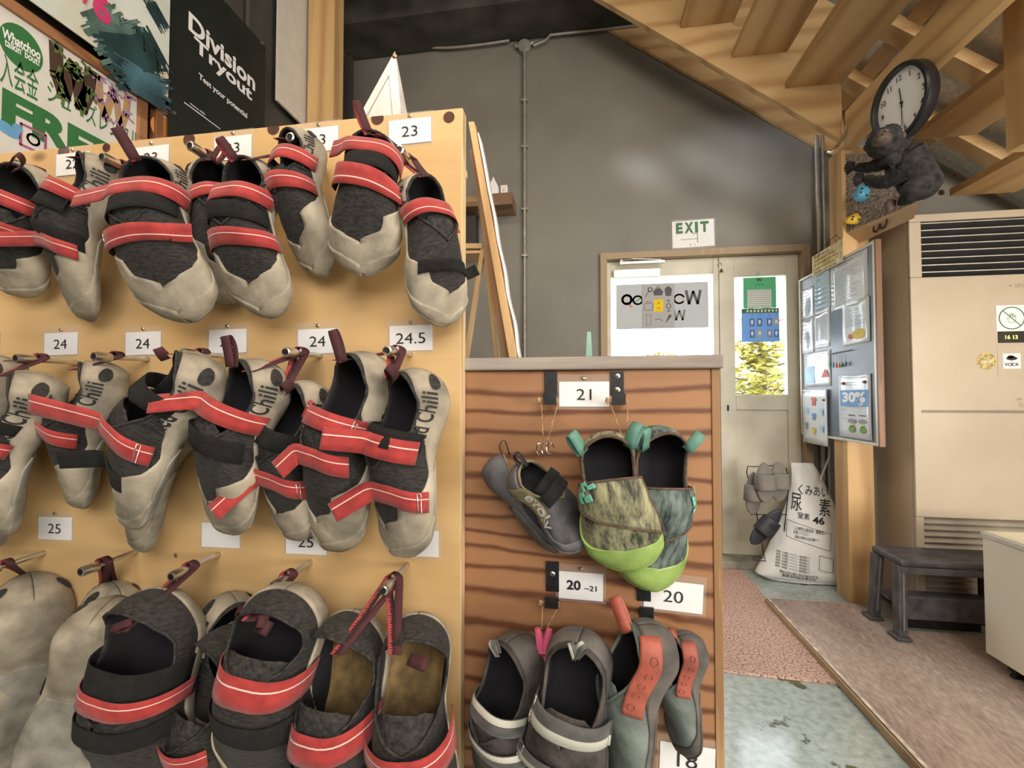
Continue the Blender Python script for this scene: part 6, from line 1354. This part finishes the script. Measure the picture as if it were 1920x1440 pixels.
# abstract painted poster above
PX2=PXW+.03; s=Wall(PX2); y2=s.q(316,150)[0]; zb=ztop+.055
m,nt,b=newmat('painting_wash'); L=nt.links; tc=N(nt,'ShaderNodeTexCoord'); n1=N(nt,'ShaderNodeTexNoise'); n1.inputs['Scale'].default_value=2.6; n1.inputs['Detail'].default_value=6; n1.inputs['Distortion'].default_value=1.2; L.new(tc.outputs['Object'],n1.inputs['Vector'])
r1=ramp(nt,[(.30,(.42,.33,.22)),(.45,(.60,.50,.37)),(.56,(.55,.60,.55)),(.68,(.66,.68,.64))]); L.new(n1.outputs['Fac'],r1.inputs[0]); L.new(r1.outputs[0],b.inputs['Base Color']); b.inputs['Roughness'].default_value=.45; M_PNT=m
t=wsheet('painted_poster','large poster of loose teal and beige brush strokes with a magenta 6',PX2,.25,y2,zb,zb+1.0,M_PNT,th=.004)
rr=random.Random(5)
def stroke(key,p0,p1,w,n=19):
    a=s.q(*p0); b=s.q(*p1); dx,dy=b[0]-a[0],b[1]-a[1]; l=math.hypot(dx,dy); nx,ny=-dy/l,dx/l
    for k in range(n):
        o=(k/(n-1)-.5)*w; e0=rr.uniform(-.18,.16)*l; e1=rr.uniform(-.15,.3)*l
        s.line(key,[(a[0]+nx*o-dx/l*e0,a[1]+ny*o-dy/l*e0),(b[0]+nx*o+dx/l*e1,b[1]+ny*o+dy/l*e1)],w/n*1.5*rr.uniform(.5,1.1),d=.001+.0001*k)
stroke('teal',(170,62),(222,42),.10); stroke('teal',(190,95),(262,78),.12); stroke('deep',(205,115),(285,120),.16); stroke('deep',(240,40),(262,95),.08); stroke('blue',(225,130),(300,180),.10); stroke('deep',(262,60),(300,130),.10); stroke('deep',(278,0),(306,50),.06); stroke('blue',(270,150),(304,160),.06)
q=s.q(190,20); hh=abs(s.q(190,0)[1]-s.q(190,42)[1]); s.text('magenta','6',q[0],q[1]+.01,hh*1.1,bold=.05,d=.004); q=s.q(160,6); s.text('magenta','/',q[0],q[1]+.02,hh*.6,bold=.04,d=.004)
s.flush(t,{'teal':plain('paint_teal',(.09,.16,.14),.5,var=.5,scale=9),'deep':plain('paint_deep',(.02,.055,.06),.5,var=.4,scale=9),'blue':plain('paint_blue',(.06,.14,.18),.5,var=.4,scale=9),'magenta':plain('paint_magenta',(.55,.05,.16),.5)},{'teal':'teal_strokes','deep':'dark_strokes','blue':'blue_strokes','magenta':'magenta_numeral'})
# Division Tryout poster
PX3=PXW+.02; s=Wall(PX3); ya=s.q(318,100)[0]; yb=s.q(497,170)[0]; ztp=s.q(496,85)[1]
t=wsheet('black_poster','black poster reading Division Tryout in white on the left wall',PX3,ya,yb,1.95,ztp,plain('poster_black',(.018,.022,.020),.35,var=.2,scale=3),th=.003)
def ptext(txt,p0,p1,ptop,pbot,bold,k='white'):
    a=s.q(*p0); b=s.q(*p1); h=abs(s.q(*ptop)[1]-s.q(*pbot)[1]); zc=(s.q(*ptop)[1]+s.q(*pbot)[1])/2; s.text(k,txt,(a[0]+b[0])/2,zc,h,w=b[0]-a[0],bold=bold,d=.0015)
ptext('Division',(353,40),(478,150),(356,22),(354,55),.03); ptext('Tryout',(363,90),(472,180),(366,68),(378,105),.03); ptext('Test your potential',(372,145),(463,212),(374,137),(376,150),.02); ptext('more info',(356,194),(384,212),(356,191),(358,197),.01)
a=s.q(345,192); b=s.q(412,239); s.line('white',[(a[0],a[1]),(b[0],a[1])],.004,d=.0015)
s.flush(t,{'white':M_PAPER},{'white':'lettering'})
for k,(px,py) in enumerate(((321,208),(494,84))):
    q=at(px,py,X=PX3); mb=MB(); mb.lathe(q+V((0,.012 if k==0 else -.012,0)),(1,0,0),[(.008,0),(.008,.004),(.003,.005)],12); part('pin',mb,M_SCREW,t)
# pipe, blank white panel, timber post, dark corner channel
q=at(465,20,X=LX+.03); mb=MB(); mb.tube([(LX+.03,q.y,1.2),(LX+.03,q.y,CZ-.02)],.013,10); single('wall_pipe',mb,plain('pipe_dark',(.09,.08,.07),.4,.3),'dark pipe on the left wall behind the black poster','pipe',smooth=True)
s=Wall(PX3); ya=s.q(521,100)[0]; yb=s.q(574,100)[0]; zb_=s.q(545,212)[1]
t=wsheet('blank_sheet','blank white panel hung high beside the timber post on the left',PX3,ya,yb+.1,zb_,zb_+1.1,plain('panel_white',(.62,.58,.53),.6,var=.05),cat='panel',th=.012)
q=at(577,100,X=LX+.15); mb=MB(); yq=at(598,100,X=LX+.16).y; pa=at(577,100,Y=yq); pb=at(626,100,Y=yq)
mb.box((pa.x,yq,0),(pb.x,yq+.11,CZ-.01)); single('timber_post',mb,M_PINEZ,'pine post rising behind the rack near the left wall','post',bevel=.002)
mb=MB(); mb.box((LX+.002,WY-.30,0),(LX+.06,WY-.22,3.6)); mb.box((LX+.002,WY-.10,0),(LX+.05,WY-.05,3.6)); single('corner_channel',mb,plain('channel_dark',(.05,.045,.04),.6),'dark vertical steel channel in the rear left corner','channel',bevel=.003)
# ---------------------------------------------------------------- behind the rack
mb=MB(); mb.box((-.75,PY+.027,1.56),(RKX-.03,PY+.16,1.575)); o=single('rack_shelf',mb,M_PLYE,'narrow shelf fixed behind the top of the shoe rack','shelf',bevel=.001)
a=at(741,93,Y=.90); bL=at(655,222,Y=.885); bR=at(768,222,Y=.90); zb=1.5765
M_MARB=plain('white_marbled',(.66,.63,.60),.4,var=.22,scale=16)
bl=V((bL.x-.015,.86,zb)); br=V((bR.x,.875,zb)); bk=V((bR.x+.004,.945,zb)); 
t=thing('triangular_stand','white marbled triangular stand poking up behind the rack','stand',base=tuple((bl+br)/2))
mb=MB(); mb.add([bl,br,bk,a],[(0,1,3),(1,2,3),(2,0,3),(0,2,1)]); part('body',mb,M_MARB,t,bevel=.0015)
c=(bl+br+a)/3; nn=(br-bl).cross(a-bl).normalized()
if nn.y>0: nn=-nn
ip=[c+(p-c)*.62 for p in (bl,br,a)]; op=[c+(p-c)*.70 for p in (bl,br,a)]
mb=MB(); mb.tube([p+nn*.0008 for p in ip],.0012,6,closed=True); part('inner_groove',mb,plain('groove_grey',(.35,.33,.31),.6),t)
mb=MB(); mb.ball(a+V((0,-.003,-.016)),(.006,.003,.006),n=10,m=6); part('gold_tip',mb,M_BRASS,t,smooth='all')
# leaning frames standing on the counter
FYY=1.16
t=thing('leaning_frame','wooden frame leaning edge-on behind the rack, with papers on its back','frame',base=tuple(at(950,664,Y=FYY)))
up_=at(882,228,Y=FYY); lo_=at(965,668,Y=FYY); lo_.z=CTOP+.001
f=(lo_.z-up_.z)/1.0
mb=MB(); mb.prism([up_+V((-.006,0,0)),up_+V((.010,0,0)),lo_+V((.012,0,0)),lo_+V((-.010,0,0))],(0,.028,0)); part('stile',mb,M_PINEZ,t,bevel=.001)
mb=MB(); mb.prism([up_+V((-.010,.03,-.06)),up_+V((.004,.03,-.05)),lo_+V((-.008,.03,0)),lo_+V((-.034,.03,0))],(0,.01,0)); part('backing_board',mb,wood('backing_brown',(.20,.10,.045),(.34,.19,.09),2,1,.6,ring=8,knots=False),t)
mb=MB(); G=[[up_.lerp(lo_,.04+.93*i/24)+V((.014+.006*math.sin(i*.55)**2*(i/24)+.0,.008+.03*j,0)) for j in range(3)] for i in range(25)]; mb.grid(G); part('paper_edge',mb,M_PAPER,t,solid=.003,soff=0,smooth='all')
t=thing('leaning_frame','second thinner wooden lath frame crossing low behind the rack','frame',base=tuple(at(890,664,Y=1.24)))
mb=MB(); a=at(872,640,Y=1.24); a.z=CTOP+.012; b=at(906,468,Y=1.24); mb.beam(a,b,.012,.016,up=(0,1,0)); part('diagonal_lath',mb,M_PINEZ,t); mb=MB(); mb.beam(at(850,463,Y=1.24),at(905,463,Y=1.24),.02,.014); part('cross_lath',mb,M_PINEX,t)
mb=MB(); mb.beam(at(912,485,Y=1.245),V((at(935,662,Y=1.245).x,1.245,CTOP+.01)),.012,.014,up=(0,1,0)); part('lath',mb,M_PINEZ,t)
# wall shelves
a=at(870,388,Y=WY-.20); b=at(960,360,Y=WY-.20)
M_SHW=wood('shelf_brown',(.17,.09,.045),(.30,.18,.10),0,1,.5,ring=8,knots=False)
mb=MB(); mb.box((a.x-.25,WY-.20,a.z),(b.x,WY-.001,b.z)); single('wall_shelf',mb,M_SHW,'brown box shelf on the back wall carrying a tissue pack','shelf',bevel=.002)
SHZ=b.z
q=at(927,350,Y=WY-.12); t=thing('tissue_box','small white tissue pack with a peaked tissue on the wall shelf','tissue box',base=(q.x,WY-.12,SHZ))
mb=MB(); mb.prism([(q.x-.035,WY-.16,SHZ+.001),(q.x+.035,WY-.16,SHZ+.001),(q.x+.035,WY-.16,SHZ+.06),(q.x,WY-.16,SHZ+.135),(q.x-.035,WY-.16,SHZ+.06)],(0,.06,0)); part('body',mb,M_PAPER,t,bevel=.002)
q=at(945,345,Y=WY-.12); t=thing('small_carton','small white carton with gold writing beside the tissue pack','carton',base=(q.x,WY-.1,SHZ))
mb=MB(); mb.box((q.x-.018,WY-.15,SHZ+.001),(q.x+.026,WY-.10,SHZ+.075)); part('body',mb,M_PAPER,t,bevel=.002)
s=Sheet((q.x-.018,WY-.15,SHZ),(1,0,0),(0,0,1),(0,-1,0)); s.line('gold_print',[(.016,.012),(.016,.065)],.004); s.line('gold_print',[(.030,.012),(.030,.065)],.004); s.line('gold_print',[(.010,.04),(.036,.04)],.003); s.flush(t,{'gold_print':M_BRASS})
a=at(868,476,Y=WY-.18); b=at(902,462,Y=WY-.18); mb=MB(); mb.box((a.x-.25,WY-.18,a.z),(b.x,WY-.001,b.z)); single('wall_shelf',mb,M_PINEX,'lower pine shelf on the back wall behind the frames','shelf',bevel=.002)
q=at(893,400,Y=WY-.10); mb=MB(); mb.box((q.x-.25,WY-.11,b.z+.001),(q.x,WY-.02,q.z)); single('black_monitor',mb,M_BLK,'black flat device standing on the lower wall shelf','monitor',bevel=.003)
# counter items
mb=MB(); q=at(1106,640,Y=1.2); mb.prism([V((q.x-.012,1.2,CTOP+.001)),V((q.x+.008,1.2,CTOP+.001)),at(1108,622,Y=1.2),at(1101,622,Y=1.2)],(0,.05,0)); single('green_plate',mb,plain('acrylic_green',(.25,.50,.42),.15,alpha=.7),'thin green acrylic plate standing on the counter','plate')
t=thing('small_plant','tiny green plant tuft on the counter before the door','plant',base=(at(1121,655,Y=1.25).x,1.25,CTOP)); mb=MB(); rr=random.Random(3)
for k in range(26):
    o=V((at(1121,655,Y=1.25).x+rr.gauss(0,.006),1.25+rr.gauss(0,.008),CTOP+.001)); d=V((rr.gauss(0,.35),rr.gauss(0,.35),1)).normalized()*rr.uniform(.008,.020); w=d.orthogonal().normalized()*.0022
    mb.add([o-w,o+w,o+d],[(0,1,2)])
part('leaves',mb,plain('plant_green',(.16,.32,.06),.6),t)
for k,(x0,x1,yy,lb) in enumerate(((868,902,1.05,'white paper stack left on the counter top'),(935,968,1.22,'white paper stack in the middle of the counter top'),(1012,1085,1.18,'pale folder lying toward the right of the counter top'))):
    a=at(x0,664,Y=yy); b=at(x1,664,Y=yy); mb=MB(); mb.box((a.x,yy,CTOP+.0008),(b.x,yy+.1,CTOP+.006+.002*k)); single('paper_stack',mb,M_PAPER,lb,'papers')
